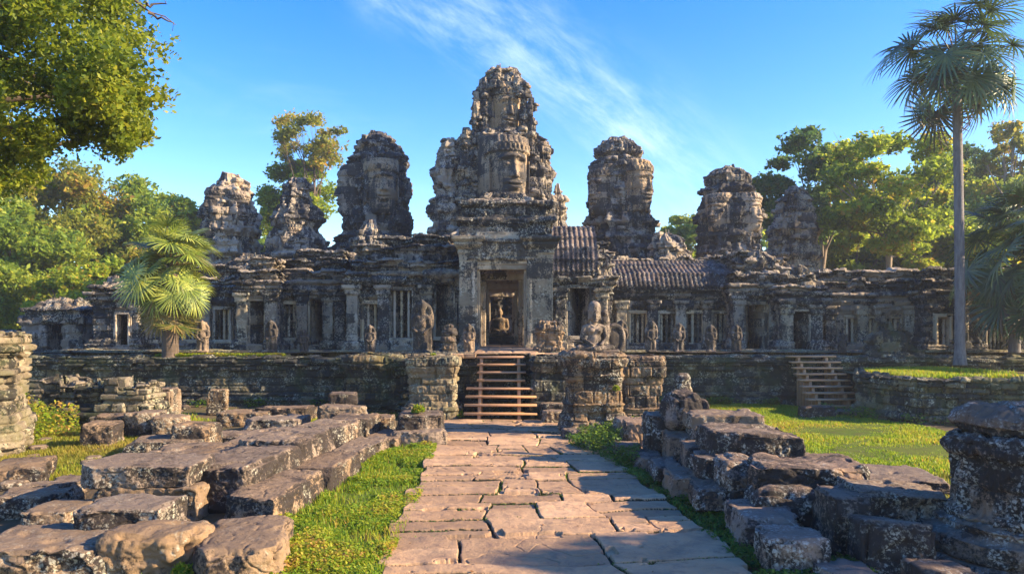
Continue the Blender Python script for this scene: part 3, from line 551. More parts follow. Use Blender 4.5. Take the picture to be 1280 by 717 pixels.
# ------------------------------------------------------------------ face towers
def redent(n=3, a=.42):
    """unit half-width plan of a square with stepped corners"""
    st_ = (1-a)/n; quad = [(a, -1.)]
    for k in range(n): quad += [(a+k*st_, -1+(k+1)*st_), (a+(k+1)*st_, -1+(k+1)*st_)]
    pts = []
    for k in range(4):
        c, s = math.cos(k*math.pi/2), math.sin(k*math.pi/2); pts += [(c*x_-s*y_, s*x_+c*y_) for x_, y_ in quad]
    return pts
def tower_body(m, Y, prof_px, seed, yaw=0, zb=None, nu=520, dz=.035, ledges=(), rough=.08, carve=.07, ribs=.19, jit=.11, shape=None, depth=1.0, hwadd=0, nubs=None):
    sh = np.array(shape or redent()); Pt, Nn, U = plan_pts([tuple(p) for p in sh], 8./nu, True); U = U/8.
    ca, sa = math.cos(yaw), math.sin(yaw); rot = lambda A: np.stack([A[:, 0]*ca-A[:, 1]*sa, A[:, 0]*sa+A[:, 1]*ca], -1)
    Pt, Nn = rot(Pt), rot(Nn/np.maximum(1e-6, np.linalg.norm(Nn, axis=1))[:, None])
    ext = np.abs(Pt[:, 0]).max(); 
    pr = sorted([(ZZ(py, Y), XX((a+b)/2, Y), XX(b, Y)-XX((a+b)/2, Y)) for py, a, b in prof_px]); zs = [p[0] for p in pr]
    zb = zs[0] if zb is None else zb; Z = np.arange(zb, zs[-1]+dz*.5, dz)
    cx_ = np.interp(Z, zs, [p[1] for p in pr]); hw = (np.interp(Z, zs, [p[2] for p in pr])+hwadd)/ext*.93
    per = hw.mean()*8; UU, ZG = np.meshgrid(U*per, Z, indexing='ij')
    d, tone = masonry(UU, ZG, seed, .30, .52, jit, .08, gw=.035, miss=.06, mdep=.18, cj=.085)
    pos = np.stack([Pt[:, None, 0]*hw+cx_, Pt[:, None, 1]*hw*depth+Y, ZG], -1)
    d = d + rough*fbm(pos*1.1+seed*5, 5, .55) + carve*(.45-2.2*np.abs(fbm(pos*2.6+seed, 3)))+.045*(.4-2.5*np.abs(fbm(pos*6.5+seed, 2))) + ribs*np.sin(UU*2*np.pi/.80+seed)*(np.sin(UU*2*np.pi/.80+seed) > 0)*(.5+.5*np.cos(ZG*2*np.pi/1.3+1))
    for z0, o in ledges: d = d + o*np.exp(-((ZG-z0)/.13)**2) - o*.5*np.exp(-((ZG-z0+.32)/.15)**2)
    fade = sst(0, .25, Z[-1]-ZG+.02)
    d = d*(.3+.7*fade)
    V = np.stack([pos[..., 0]+Nn[:, None, 0]*d, pos[..., 1]+Nn[:, None, 1]*d, ZG+.05*fbm(pos*2, 2)], -1)
    m.grid(V, tone, True)
    # projecting stones: every one is a hewn block bonded into the mass
    rs = np.random.RandomState(seed+77); nb_ = int(per*(Z[-1]-Z[0])*2.0) if nubs is None else nubs
    for q in range(nb_):
        i = rs.randint(len(U)); j = int(len(Z)*rs.uniform(.12, .995)); p = V[i, j]; n2 = Nn[i]; sz = rs.uniform(.16, .48), rs.uniform(.16, .34), rs.uniform(.07, .22)
        m.box((p[0]-n2[0]*.06, p[1]-n2[1]*.06, p[2]), (sz[0], sz[1], sz[2]), rz=math.atan2(n2[1], n2[0])+math.pi/2+rs.normal(0, .12), tilt=rs.normal(0, .08), rx=rs.normal(0, .08), tone=rs.rand(), bev=.025)
    # rubble top
    top = V[:, -1]; c = top.mean(0); n = len(top); rings = [top]
    for k in range(1, 9):
        f_ = 1-k/8; rr = c+(top-c)*f_; rr[:, 2] = c[2]+.10*fbm(rr*2.5+seed, 3)+.22*(hsh(np.floor(rr[:, 0]/.42+.3), np.floor(rr[:, 1]/.42), seed))*(f_ < .95); rings.append(rr)
    m.grid(np.stack(rings, 1), .5, True)
    return lambda z: (np.interp(z, zs, [p[1] for p in pr]), np.interp(z, zs, [p[2] for p in pr]))
def face_height(u, v):
    """relief of a serene crowned head; u,v in [-1,1]; returns 0..~1"""
    G = lambda x, y, sx, sy: np.exp(-((u-x)/sx)**2-((v-y)/sy)**2)
    au = np.abs(u); head = np.sqrt(np.clip(1-(au/.80)**2.4, 0, 1))*np.sqrt(np.clip(1-(np.abs(v+.03)/.99)**4, 0, 1))
    h = .62*head
    jaw = sst(.35, -.75, v)*sst(.35, .72, au)*.25; h = h-jaw*head
    h += .10*np.exp(-((v-.30-.05*np.cos(u*3.5))/.055)**2)*(au < .6)*sst(.62, .5, au)       # brow
    h -= .11*(G(.30, .19, .17, .08)+G(-.30, .19, .17, .08))                                 # sockets
    h += .11*(G(.30, .15, .14, .055)+G(-.30, .15, .14, .055))                               # lids
    nose = np.clip((.34-v)/.52, 0, 1)*(v > -.20)*(v < .36); h += .27*nose*np.exp(-(u/(.075+.07*nose))**2)
    h += .07*(G(.13, -.15, .06, .06)+G(-.13, -.15, .06, .06))
    mv = v+.40-.10*au**2*2.2                                                               # smiling mouth
    h += .13*np.exp(-((mv-.055)/.05)**2)*np.exp(-(u/.34)**4)+.14*np.exp(-((mv+.06)/.06)**2)*np.exp(-(u/.27)**4)
    h -= .09*np.exp(-(mv/.018)**2)*np.exp(-(u/.38)**4)
    h += .12*G(0, -.70, .24, .13)-.05*G(0, -.565, .25, .04)
    h += .05*(G(.42, -.12, .16, .18)+G(-.42, -.12, .16, .18))                              # cheeks
    ear = ((au > .74) & (au < .93) & (v < .32) & (v > -.55)); h = np.where(ear, .26+.08*np.cos((au-.83)*30), h)
    dia = (v > .48) & (v < .70) & (au < .88); h = np.where(dia, .60*np.sqrt(np.clip(1-(au/.95)**2.4, 0, 1))+.05+.035*np.cos(u*34)*np.cos((v-.59)*22), h)
    hair = (v >= .70); h = np.where(hair, .55*np.sqrt(np.clip(1-(au/.92)**2.4, 0, 1))*np.clip(1-(v-.7)*1.2, 0, 1)+.05*np.abs(np.sin(u*14)), h)
    return h
def face(root, c, w_, h_, yaw, depth=.9, seed=1, label=None, nu=110, nv=150, wear=1.):
    """c: centre on the tower's skin; yaw: turn to the right seen from the camera"""
    u, v = np.meshgrid(np.linspace(-1, 1, nu), np.linspace(-1, 1, nv), indexing='ij')
    hh = face_height(u, v)*depth; edge = sst(1, .90, np.maximum(np.abs(u), np.abs(v)))
    d, tone = masonry(u*w_, v*h_+10, seed, .40, .7, .03*wear, .04*(.4+.6*wear), gw=.03, miss=.05*wear, mdep=.07)
    out = hh-.32*w_*u**2-.5*(1-edge)+d+.06*(.4+.6*wear)*fbm(np.stack([u*w_, v*h_, u*0], -1)*3+seed, 5)
    ca, sa = math.cos(yaw), math.sin(yaw)      # outward normal (sa,-ca), across (ca,sa)
    V = np.stack([c[0]+u*w_*ca+out*sa, c[1]+u*w_*sa-out*ca, c[2]+v*h_+0*u], -1)
    m = MB(); m.grid(V, tone); return m.build('carved_face', M_FACE, root, smooth=False, label=label)
def tower(label, Y, px, seed, faces, yaw=0, ledges=(), cap=None, **k):
    root = empty('face_tower', (XX((px[0][1]+px[0][2])/2, Y), Y, TZ), label, 'tower', 'face towers behind the gallery')
    m = MB(); q = tower_body(m, Y, px, seed, yaw, ledges=[(ZZ(a, Y), o) for a, o in ledges], zb=1.5, **k); m.build('tower_body', M_TOWER, root)
    for (fx, fy0, fy1, w_, yw, dep) in faces:     # pixel centre x, top, bottom, half width (px), yaw
        zc_ = (ZZ(fy0, Y)+ZZ(fy1, Y))/2; hh = (ZZ(fy0, Y)-ZZ(fy1, Y))/2; cx_, hw = q(zc_); x = XX(fx, Y)
        ww = w_*Y/F; a = math.radians(yw); rad = hw*(dep+.04)
        face(root, (cx_+math.sin(a)*rad, Y-math.cos(a)*rad, zc_), ww*.95, hh*1.0, a, depth=ww*1.0, seed=seed+int(fx), wear=1.0)
    if cap:
        cm_ = MB(); tower_body(cm_, Y, cap, seed+5, yaw+.3, zb=ZZ(max(c[0] for c in cap), Y), rough=.10, carve=.05, ribs=.03, jit=.06); cm_.build('crown', M_TOWER, root)
    return root
# pixel silhouettes: (row, left, right)
tower('squat leftmost face tower with a flat slab cap and two carved faces', 34, [(430, 236, 330), (335, 250, 322), (310, 254, 322), (280, 252, 323), (250, 258, 319), (235, 266, 312)], 101,
      [(270, 236, 282, 17, -32, .66), (309, 240, 290, 17, 48, .66)], yaw=R(8), ledges=((318, .15), (290, .12), (240, .12)), cap=[(236, 271, 309), (229, 272, 311), (222, 275, 300)])
tower('small tapering ruined tower second from left, without a clear face', 33, [(430, 322, 415), (335, 328, 408), (300, 332, 406), (265, 342, 398), (245, 353, 390), (228, 362, 384)], 102, [(366, 282, 322, 16, 8, .6)], yaw=R(20), ledges=((320, .12), (275, .12), (250, .1)), rough=.2)
tower('tall round-topped face tower left of the central tower, calm face turned slightly right', 35, [(430, 395, 545), (335, 402, 530), (315, 405, 528), (296, 425, 518), (270, 429, 515), (225, 431, 514), (200, 439, 507), (186, 446, 500), (176, 454, 492)], 103,
      [(490, 204, 276, 24, 18, .80), (425, 208, 276, 22, -66, .8)], yaw=R(14), ledges=((300, .2), (285, .12), (200, .14), (184, .1)), cap=[(182, 450, 496), (176, 449, 497), (170, 458, 486)])
tower('broad dark face tower right of the central tower, mostly in shade', 37, [(430, 720, 850), (335, 732, 842), (315, 735, 838), (296, 733, 822), (265, 731, 817), (225, 734, 814), (205, 739, 808), (192, 744, 802), (182, 750, 796)], 104,
      [(792, 205, 272, 23, 36, .82), (750, 210, 276, 22, -50, .8)], yaw=R(-10), ledges=((300, .2), (280, .12), (206, .14), (190, .1)), cap=[(188, 748, 797), (182, 747, 798), (176, 757, 788)])
tower('flat-capped face tower above the right end of the tiled gallery roof', 35, [(430, 850, 965), (335, 866, 955), (318, 870, 952), (290, 869, 951), (262, 871, 950), (242, 877, 944), (232, 884, 938)], 105,
      [(925, 245, 295, 19, 36, .8), (888, 245, 295, 18, -40, .8)], yaw=R(-12), ledges=((318, .15), (298, .1), (240, .14)), cap=[(238, 882, 937), (222, 880, 938), (214, 890, 930), (212, 893, 918)])
tower('slim dark tower at the far right, half hidden by tree branches', 38, [(430, 950, 1035), (350, 958, 1024), (300, 961, 1022), (270, 968, 1018), (250, 976, 1012), (236, 986, 1005)], 106, [(1004, 268, 310, 15, 30, .7)], yaw=R(6), ledges=((320, .12), (290, .1), (262, .1)))
# low rubble turrets in front of the big towers
def turret(label, Y, px, seed, yaw=0, ledges=(), parent=None, name='ruined_turret', m_=None, zb=1.5, **k):
    m = MB(); tower_body(m, Y, px, seed, yaw, ledges=[(ZZ(a, Y), o) for a, o in ledges], zb=zb, **k)
    if parent: return m.build('side_turret', m_ or M_TOWER, parent)
    return m.build(name, m_ or M_TOWER, label=label, cat='turret', group='low turrets on the gallery roofs')
turret('low ruined turret with an arched niche below the tall left face tower', 31, [(430, 420, 500), (330, 436, 488), (305, 440, 484), (290, 446, 478), (280, 454, 472)], 201, .2, ((320, .1),))
turret('crumbled turret stub at the foot of the broad right-hand face tower', 33, [(430, 800, 875), (335, 806, 868), (315, 812, 862), (300, 820, 846), (292, 822, 838)], 202, .1, ((325, .1),), rough=.25)
turret('stepped stone stub under the flat-capped face tower', 30, [(430, 905, 985), (360, 910, 978), (335, 925, 968), (318, 935, 958)], 203, .3, ((345, .1),), rough=.25)
turret('heap of dark stepped masonry between the two small left towers', 31, [(430, 255, 350), (362, 262, 345), (335, 285, 335), (322, 300, 322)], 204, .0, (), rough=.25)

for k, (lab, Yf, px) in enumerate((('pointed carved fronton over the small left porch', 26.5, [(362, 303, 345), (344, 306, 342), (330, 312, 336), (320, 319, 329)]), ('pointed carved fronton over the right-hand porch', 25.5, [(372, 978, 1028), (356, 982, 1024), (342, 990, 1014), (334, 997, 1008)]),
        ('broad stepped fronton above the tall open right-hand door', 26.6, [(362, 918, 976), (345, 922, 970), (328, 932, 962), (318, 940, 955)]), ('weathered fronton at the left shoulder of the central porch', 25.7, [(345, 440, 500), (322, 446, 492), (306, 454, 484), (298, 462, 477)]),
        ('ragged fronton right of the central porch, against the ribbed roof', 25.9, [(350, 730, 768), (330, 736, 764), (316, 742, 758)]), ('small fronton over the low end block at the far left', 27.3, [(372, 118, 170), (360, 124, 165), (352, 134, 155)]))):
    m = MB(); tower_body(m, Yf+.5, px, 260+k, 0, zb=ZZ(px[0][0], Yf+.5)-.2, rough=.10, carve=.10, jit=.06, depth=.45, nu=260, nubs=14, ledges=[(ZZ(px[1][0], Yf), .08)]); m.build('fronton', M_WALL, label=lab, cat='fronton', group='carved frontons on the temple front')
# central tower
YT = 33.0
ct = empty('face_tower', (XX(628, YT), YT, TZ), 'tallest central tower with two great stone faces stacked one above the other', 'tower', 'face towers behind the gallery')
m = MB()
qc = tower_body(m, YT, [(430, 545, 712), (300, 555, 700), (285, 556, 698), (262, 560, 694), (230, 566, 688), (205, 572, 684), (185, 576, 680), (172, 580, 676)], 301, R(3), nu=520, ledges=[(ZZ(a, YT), o) for a, o in ((292, .3), (272, .16), (182, .18))], zb=1.5)
m.build('lower_body', M_TOWER, ct)
m = MB(); qu = tower_body(m, YT, [(185, 586, 672), (165, 589, 668), (130, 591, 664), (112, 594, 660), (100, 600, 655), (92, 606, 650)], 302, R(6), nu=420, zb=ZZ(186, YT), ribs=.22, ledges=[(ZZ(a, YT), o) for a, o in ((176, .15), (104, .1))])
m.build('upper_body', M_TOWER, ct)
for k, (a, px) in enumerate(((31.8, [(300, 538, 578), (250, 541, 577), (200, 546, 574), (186, 552, 572), (176, 556, 570)]), (31.6, [(300, 566, 600), (240, 568, 598), (190, 572, 596), (165, 576, 592)]),
                             (32, [(300, 664, 698), (230, 666, 692), (200, 668, 690), (182, 672, 686)]), (33, [(300, 682, 709), (262, 686, 706), (244, 689, 704), (236, 692, 701)]),
                             (31.4, [(300, 655, 684), (250, 657, 680), (200, 660, 676), (186, 662, 672)]))):
    turret(None, a, px, 310+k, .3*k, ((ZZ and 215, .08), (250, .08)), parent=ct, zb=ZZ(300, a)-1.5, rough=.12, carve=.08, nu=200)
def cface(fx, y0, y1, hwp, yw, Yf, seed, dp=.62):
    zc_ = (ZZ(y0, Yf)+ZZ(y1, Yf))/2; hh = (ZZ(y0, Yf)-ZZ(y1, Yf))/2; face(ct, (XX(fx, Yf), Yf, zc_), hwp*Yf/F, hh, R(yw), hwp*Yf/F*dp, seed, nu=160, nv=240, wear=.25)
cface(635, 168, 264, 32, 20, 30.85, 401, 1.15)
cface(633, 102, 178, 23, 22, 31.9, 402, 1.0)
cface(668, 190, 262, 26, 80, 32.2, 403); cface(585, 190, 262, 26, -72, 32.0, 404)
# petals beside the upper face, stepped base blocks below the great face
for k, (a, t_, b) in enumerate(((595, 122, 182), (606, 102, 180), (620, 94, 112), (646, 98, 118), (655, 106, 178), (664, 128, 184))):
    turret(None, 31.55, [(b, a-7, a+7), (t_+10, a-6, a+6), (t_, a-4, a+4)], 330+k, 0, (), parent=ct, zb=ZZ(b, 31.55), rough=.05, carve=.03, ribs=.03, nu=100, jit=.04)
for k, (yy, Yb, a, b, t_) in enumerate(((300, 29.6, 566, 700, 280), (290, 30.4, 575, 690, 262))):
    turret(None, Yb+1.6, [(yy+20, a, b), (yy, a+2, b-2), (t_+3, a+8, b-8), (t_, a+14, b-14)], 340+k, 0, ((yy-4, .2),), parent=ct, zb=ZZ(yy+45, Yb), rough=.16, nu=460, depth=.5)

# ------------------------------------------------------------------ small gate ruin at the far left
YG = 29.; zg = 1.0
gt = empty('ruined_gate', (XX(75, YG), YG, zg), 'small ruined stone gate at the far left with daylight through its doorway', 'gate')
def pier(root, name, px0, px1, Yf, Yk, prof, seed, m_=None, **k):
    a, b = XX(px0, Yf), XX(px1, Yf); mb = MB(); kw = dict(ch=.24, bw=.5, jit=.04, gd=.04, rough=.08, carve=.05, miss=.03); kw.update(k)
    sweep(mb, [(a, Yk), (a, Yf), (b, Yf), (b, Yk), ], prof, .045, .045, seed=seed, closed=True, **kw); return mb.build(name, m_ or M_WALL, root)
zt_ = ZZ(396, YG); pr = [(.1, zg-1.2), (.1, zg+.2), (0, zg+.25), (0, zt_-.3), (.1, zt_-.25), (.1, zt_)]
pier(gt, 'door_pier', 30, 58, YG, YG+1.4, pr+[(-.3, zt_+.05)], 511); pier(gt, 'door_pier', 77, 104, YG, YG+1.4, pr+[(-.3, zt_+.05)], 512)
pier(gt, 'lintel', 34, 100, YG-.1, YG+1.5, [(-.3, zt_-.25), (0, zt_-.2), (.05, zt_+.2), (.15, zt_+.28), (-.3, zt_+.6), (-.6, zt_+.75)], 513, rough=.15)
pier(gt, 'threshold', 50, 90, YG-.4, YG+1.5, [(0, zg-1.2), (0, zg+.05), (-.3, zg+.06)], 514)
wl_ = empty('ruined_wall', (XX(15, YG), YG, zg), 'low shaded ruined wall running out of the frame left of the small gate', 'wall'); pier(wl_, 'wall', -60, 32, YG+.3, YG+1.3, [(0, -.1), (0, ZZ(414, YG)-.2), (.08, ZZ(414, YG)-.1), (-.3, ZZ(412, YG)), ], 515, rough=.15)
o_ = empty('stone_platform', (XX(60, 27.5), 27.5, 0), 'low rough stone platform in front of the small left gate', 'platform'); pier(o_, 'masonry', -60, 112, 27, 30.5, [(0, -.1), (0, .75), (.1, .8), (.1, 1.0), (-1.0, 1.02)], 516, m_=M_TERR, rough=.1)
# ------------------------------------------------------------------ rough walls of the courtyard
def wallthing(name, label, cat, plan, h, seed, m_=None, step=None, closed=False, zt=None, prof=None, **k):
    kw = dict(ch=.2, bw=.45, jit=.05, gd=.09, rough=.07, carve=.03, miss=.06, cj=.03); kw.update(k); mb = MB()
    sweep(mb, plan, prof or [(.10, -.1), (.10, .2), (0, .26), (0, h-.22), (.06, h-.18), (.06, h), (-.5, h+.01)], .02, .02, seed=seed, closed=closed, **kw)
    return mb.build(name, m_ or M_TERR, label=label, cat=cat)
def PX(px, Y): return (XX(px, Y), Y)
hR = ZZ(472, 18.2)
rt = empty('courtyard_wall', PX(1150, 18)+(0,), 'low dark mossy retaining wall at the right with grass along its top', 'wall')
mb = MB(); sweep(mb, [PX(1073, 22.5), PX(1073, 19.8), PX(1150, 17.9), PX(1330, 17.2)], [(.12, -.1), (.12, .15), (.03, .2), (0, hR-.28), (.07, hR-.2), (.07, hR), (-.4, hR+.02)], .024, .02, seed=601, ch=.17, bw=.36, jit=.05, gd=.09, rough=.08, carve=.04, miss=.07)
mb.build('wall', M_TERR, rt)
mb = MB(); pts = [PX(1075, 22.6), PX(1075, 20), PX(1150, 18.1), PX(1330, 17.4), PX(1330, 22.6)]
X, Y = np.meshgrid(np.linspace(0, 1, 60), np.linspace(0, 1, 60), indexing='ij'); xa = XX(1075, 20.5)+.1; Yf = np.interp(xa+X*9, [p[0] for p in pts[1:4]], [p[1] for p in pts[1:4]])+.3
V = np.stack([xa+X*9, Yf+(22.7-Yf)*Y, hR-.03+.08*fbm(np.stack([X*9, Y*5, X*0], -1), 3)-.02*Y], -1); mb.grid(V); mb.build('raised_lawn', M_GROUND, loc=(0,0,0), smooth=True, kind='structure')
wallthing('ruined_wall', 'tall sunlit brick-like wall fragment cut by the left edge of the photo', 'wall', [PX(-90, 12.0), PX(12, 13.0), PX(34, 14.6), PX(22, 15.8)], ZZ(420, 13.5), 602, M_RUIN, ch=.15, bw=.4, rough=.07, closed=False, prof=[(.15, -.1), (.12, .5), (0, .8), (0, 1.7), (.1, 1.8), (.1, ZZ(418, 13.4)), (-.5, ZZ(418, 13.4)+.02)])
for k, (a, b, t_, Y_, sd_, lb) in enumerate(((34, 92, 470, 17.8, 611, 'lower left stretch of the tumbled brown wall ruin beyond the weeds'), (92, 130, 476, 17.5, 612, 'sagging middle stretch of the tumbled brown wall ruin beyond the weeds'), (128, 184, 468, 17.4, 613, 'stepped right end of the tumbled brown wall ruin beyond the weeds'))):
    mb = MB(); xa, xb = XX(a, Y_), XX(b, Y_); h = ZZ(t_, Y_)
    sweep(mb, [(xa, Y_+.9), (xa, Y_), (xb, Y_), (xb, Y_+.9)], [(.25, -.1), (.25, .22), (.12, .24), (.12, .5), (0, .52), (0, h), (-.45, h+.02)], .02, .02, seed=sd_, ch=.17, bw=.4, jit=.055, gd=.09, rough=.06, miss=.14, closed=True, cj=.04, rag=.25)
    mb.build('ruined_wall', M_RUIN, label=lb, cat='wall')

# ------------------------------------------------------------------ pedestals
def pedestal(label, x, Y, r, prof, seed, m_=None, n=200, sq=0.6, mat2=None, rough=.07, group=None, **k):
    """round-cornered stepped plinth"""
    th = np.linspace(np.pi*.45, 2.45*np.pi, n, endpoint=False); e = 2/ (2+6*sq)
    sh = [(math.copysign(abs(math.cos(a))**e, math.cos(a))*r, math.copysign(abs(math.sin(a))**e, math.sin(a))*r) for a in th]
    mb = MB(); kw = dict(ch=.24, bw=.46, jit=.025, gd=.065, carve=.03, miss=.03); kw.update(k)
    sweep(mb, [(x+a, Y+b) for a, b in sh], prof+[(-r*.96, prof[-1][1]+.01)], .02, .02, seed=seed, closed=True, rough=rough, **kw)
    return mb.build('pedestal', m_ or M_BLOCK, label=label, cat='pedestal', group=group)
hp = ZZ(440, 15.9)
PY, PXc = 16.2, XX(745, 15.6)
pedestal('tall moulded stone pedestal carrying the seated statue beside the path', PXc, PY, .62, [(.12, -.1), (.12, .18), (.07, .22), (.08, .36), (.02, .42), (0, .62), (.05, .68), (-.03, .74), (-.05, 1.12), (.0, 1.18), (.05, 1.28), (.0, 1.36), (.06, 1.46), (.10, 1.56), (.10, 1.70), (.02, hp)], 701, M_BLOCK, rough=.06)
pedestal('golden sunlit pedestal just behind the seated statue and its plinth', XX(806, 19.4), 19.9, .5, [(.14, -.1), (.14, .2), (.02, .3), (0, .95), (.05, 1.05), (.08, 1.2), (.08, 1.45), (0, 1.55)], 702, M_BLOCK, sq=1.5)
pedestal('low square corner pedestal left of the timber steps with ferns on it', XX(541, 19), 19.2, .60, [(.16, -.1), (.16, .3), (.06, .36), (0, .5), (0, 1.15), (.04, 1.2), (.08, 1.32), (.08, 1.52), (0, 1.6)], 703, M_RUIN, sq=2)
pedestal('round-fronted stone bastion at the left corner of the terrace steps', XX(478, 20.8), 21.1, .95, [(.15, -.1), (.15, .25), (.04, .3), (0, .45), (0, 1.1), (.06, 1.2), (.12, 1.3), (.12, 1.48), (0, 1.55)], 704, M_RUIN, rough=.12)
pedestal('rough block of masonry right of the timber steps below the carved heap', XX(690, 19.2), 19.4, .5, [(.05, -.1), (.05, .3), (0, .35), (0, 1.2), (.06, 1.3), (.10, 1.45), (0, 1.58)], 705, M_TERR, sq=2, rough=.1)
pedestal('carved stone heap beside the right door pillar', XX(687, 21.8), 21.9, .36, [(.05, TZ-.05), (.08, TZ+.12), (-.02, TZ+.2), (0, TZ+.5), (.06, TZ+.58), (.05, TZ+.72), (-.06, TZ+.9)], 706, M_STAT, carve=.09, rough=.09, n=90)
pedestal('short worn stone stub beside the left door pillar', XX(560, 21.0), 21.2, .16, [(.05, TZ-.1), (.03, TZ+.15), (0, TZ+.2), (.04, TZ+.6), (-.05, TZ+.8)], 707, M_STAT, carve=.05, n=60)

# ------------------------------------------------------------------ statues (one continuous body each)
def blob_mesh(parts, voxel, mat_, name, root=None, loc=(0,0,0), rz=0, scale=1., disp=.008, label=None, cat=None, group=None, seed=1, dsc=9):
    """parts: ('e', centre, radii, (rx,ry,rz)deg) ellipsoids, ('c', p0, p1, r0, r1) capsules, ('b', centre, size, rot) boxes, fused into one surface"""
    bm = bmesh.new()
    for p in parts:
        if p[0] == 'e':
            M_ = Matrix.Translation(p[1]) @ (Matrix.Rotation(R(p[3][2]), 4, 'Z') @ Matrix.Rotation(R(p[3][1]), 4, 'Y') @ Matrix.Rotation(R(p[3][0]), 4, 'X') if len(p) > 3 else Matrix()) @ Matrix.Diagonal((*p[2], 1))
            bmesh.ops.create_icosphere(bm, subdivisions=3, radius=1, matrix=M_)
        elif p[0] == 'b':
            M_ = Matrix.Translation(p[1]) @ (Matrix.Rotation(R(p[3]), 4, 'Y') if len(p) > 3 else Matrix()) @ Matrix.Diagonal((*p[2], 1)); bmesh.ops.create_cube(bm, size=1, matrix=M_)
        else:
            a, b = Vector(p[1]), Vector(p[2]); d = b-a
            M_ = Matrix.Translation((a+b)/2) @ d.to_track_quat('Z', 'Y').to_matrix().to_4x4()
            bmesh.ops.create_cone(bm, segments=16, radius1=p[3], radius2=p[4], depth=d.length, cap_ends=True, matrix=M_)
            for q, r_ in ((a, p[3]), (b, p[4])): bmesh.ops.create_icosphere(bm, subdivisions=2, radius=r_, matrix=Matrix.Translation(q))
    me = bpy.data.meshes.new('tmp'); bm.to_mesh(me); bm.free(); o = bpy.data.objects.new('tmp', me); C.objects.link(o)
    md = o.modifiers.new('r', 'REMESH'); md.mode = 'VOXEL'; md.voxel_size = voxel; s2 = o.modifiers.new('s', 'SMOOTH'); s2.iterations = 2; s2.factor = .5
    dg = bpy.context.evaluated_depsgraph_get(); dg.update(); e = bpy.data.meshes.new_from_object(o.evaluated_get(dg)); bpy.data.objects.remove(o)
    n = len(e.vertices); co = np.empty(n*3, np.float32); e.vertices.foreach_get('co', co); nr = np.empty(n*3, np.float32); e.vertices.foreach_get('normal', nr)
    co = co.reshape(-1, 3).astype(float); co += nr.reshape(-1, 3)*(disp*fbm(co*dsc+seed, 4))[:, None]*2; co *= scale
    e.vertices.foreach_set('co', co.astype(np.float32).ravel()); at = e.attributes.new('tone', 'FLOAT', 'POINT'); at.data.foreach_set('value', np.full(n, .5, np.float32))
    e.polygons.foreach_set('use_smooth', np.ones(len(e.polygons), bool)); e.materials.append(mat_); e.name = name
    o = bpy.data.objects.new(name, e); C.objects.link(o); o.location = loc; o.rotation_euler = (0, 0, rz)
    if root: o.parent = root
    return tag(o, label, cat, group)
def head_parts(c, s, crown=True, tall=.16):
    x, y, z = c
    q = [('e', c, (.085*s, .095*s, .12*s)), ('e', (x, y-.085*s, z-.01*s), (.016*s, .028*s, .035*s)), ('e', (x, y-.08*s, z-.058*s), (.034*s, .02*s, .013*s)), ('e', (x, y-.07*s, z-.095*s), (.035*s, .03*s, .022*s)),
         ('e', (x-.034*s, y-.078*s, z+.018*s), (.022*s, .014*s, .011*s)), ('e', (x+.034*s, y-.078*s, z+.018*s), (.022*s, .014*s, .011*s)), ('e', (x, y-.074*s, z+.045*s), (.06*s, .02*s, .012*s)),
         ('e', (x-.088*s, y, z-.03*s), (.014*s, .03*s, .06*s)), ('e', (x+.088*s, y, z-.03*s), (.014*s, .03*s, .06*s))]
    if crown: q += [('c', (x, y, z+.06*s), (x, y, z+.12*s), .105*s, .10*s), ('c', (x, y+.005, z+.13*s), (x, y+.005, z+tall*s), .085*s, .05*s)]
    return q
# seated figure on the pedestal (its top at hp), facing the path
seat = [('e', (0, .02, .10), (.30, .22, .10)), ('c', (-.14, .0, .09), (-.36, -.10, .08), .10, .085), ('c', (.14, .0, .09), (.36, -.10, .08), .10, .085), ('c', (-.36, -.10, .08), (.06, -.22, .065), .075, .05), ('c', (.36, -.10, .08), (-.06, -.24, .075), .075, .05),
        ('e', (0, .02, .26), (.155, .125, .19)), ('e', (0, .02, .46), (.19, .125, .14)), ('c', (-.15, .02, .54), (.15, .02, .54), .075, .075), ('c', (0, .02, .56), (0, 0, .68), .07, .06),
        ('c', (-.215, .02, .53), (-.27, .03, .29), .065, .052), ('c', (-.27, .03, .29), (-.13, -.16, .19), .05, .036), ('e', (-.10, -.2, .17), (.05, .05, .025)), ('c', (.215, .02, .53), (.27, .03, .29), .065, .052), ('c', (.27, .03, .29), (.13, -.16, .19), .05, .036), ('e', (.10, -.2, .17), (.05, .05, .025)),
        ('e', (-.08, -.10, .47), (.07, .04, .05)), ('e', (.08, -.10, .47), (.07, .04, .05))] + head_parts((0, -.01, .80), 1.45, True, .17) + [('c', (-.10, -.02, .60), (0, -.10, .50), .02, .02), ('c', (.10, -.02, .60), (0, -.10, .50), .02, .02)]
sr = empty('seated_statue', (PXc+.02, PY-.1, hp), 'seated stone figure with a tall headdress on the moulded pedestal', 'statue')
blob_mesh(seat, .014, M_STAT, 'body', sr, rz=R(8), scale=1.0, disp=.008)
bk = [('c', (.26, .18, .05), (.30, .2, .58), .09, .10), ('e', (.26, .16, .72), (.12, .09, .17)), ('e', (.27, .14, .84), (.09, .08, .09)), ('b', (.12, .2, .3), (.35, .12, .6))]
blob_mesh(bk, .02, M_STAT, 'companion_torso', sr, rz=R(8), disp=.015)
arch = [('c', (math.cos(a)*.20+.52, .25, .28+math.sin(a)*.30), (math.cos(a+.3)*.20+.52, .25, .28+math.sin(a+.3)*.30), .06, .06) for a in np.linspace(-.9, 3.6, 16)]
blob_mesh(arch+[('e', (.52, .25, .25), (.16, .04, .28))], .02, M_STAT, 'arched_back_slab', sr, rz=R(8), disp=.01)
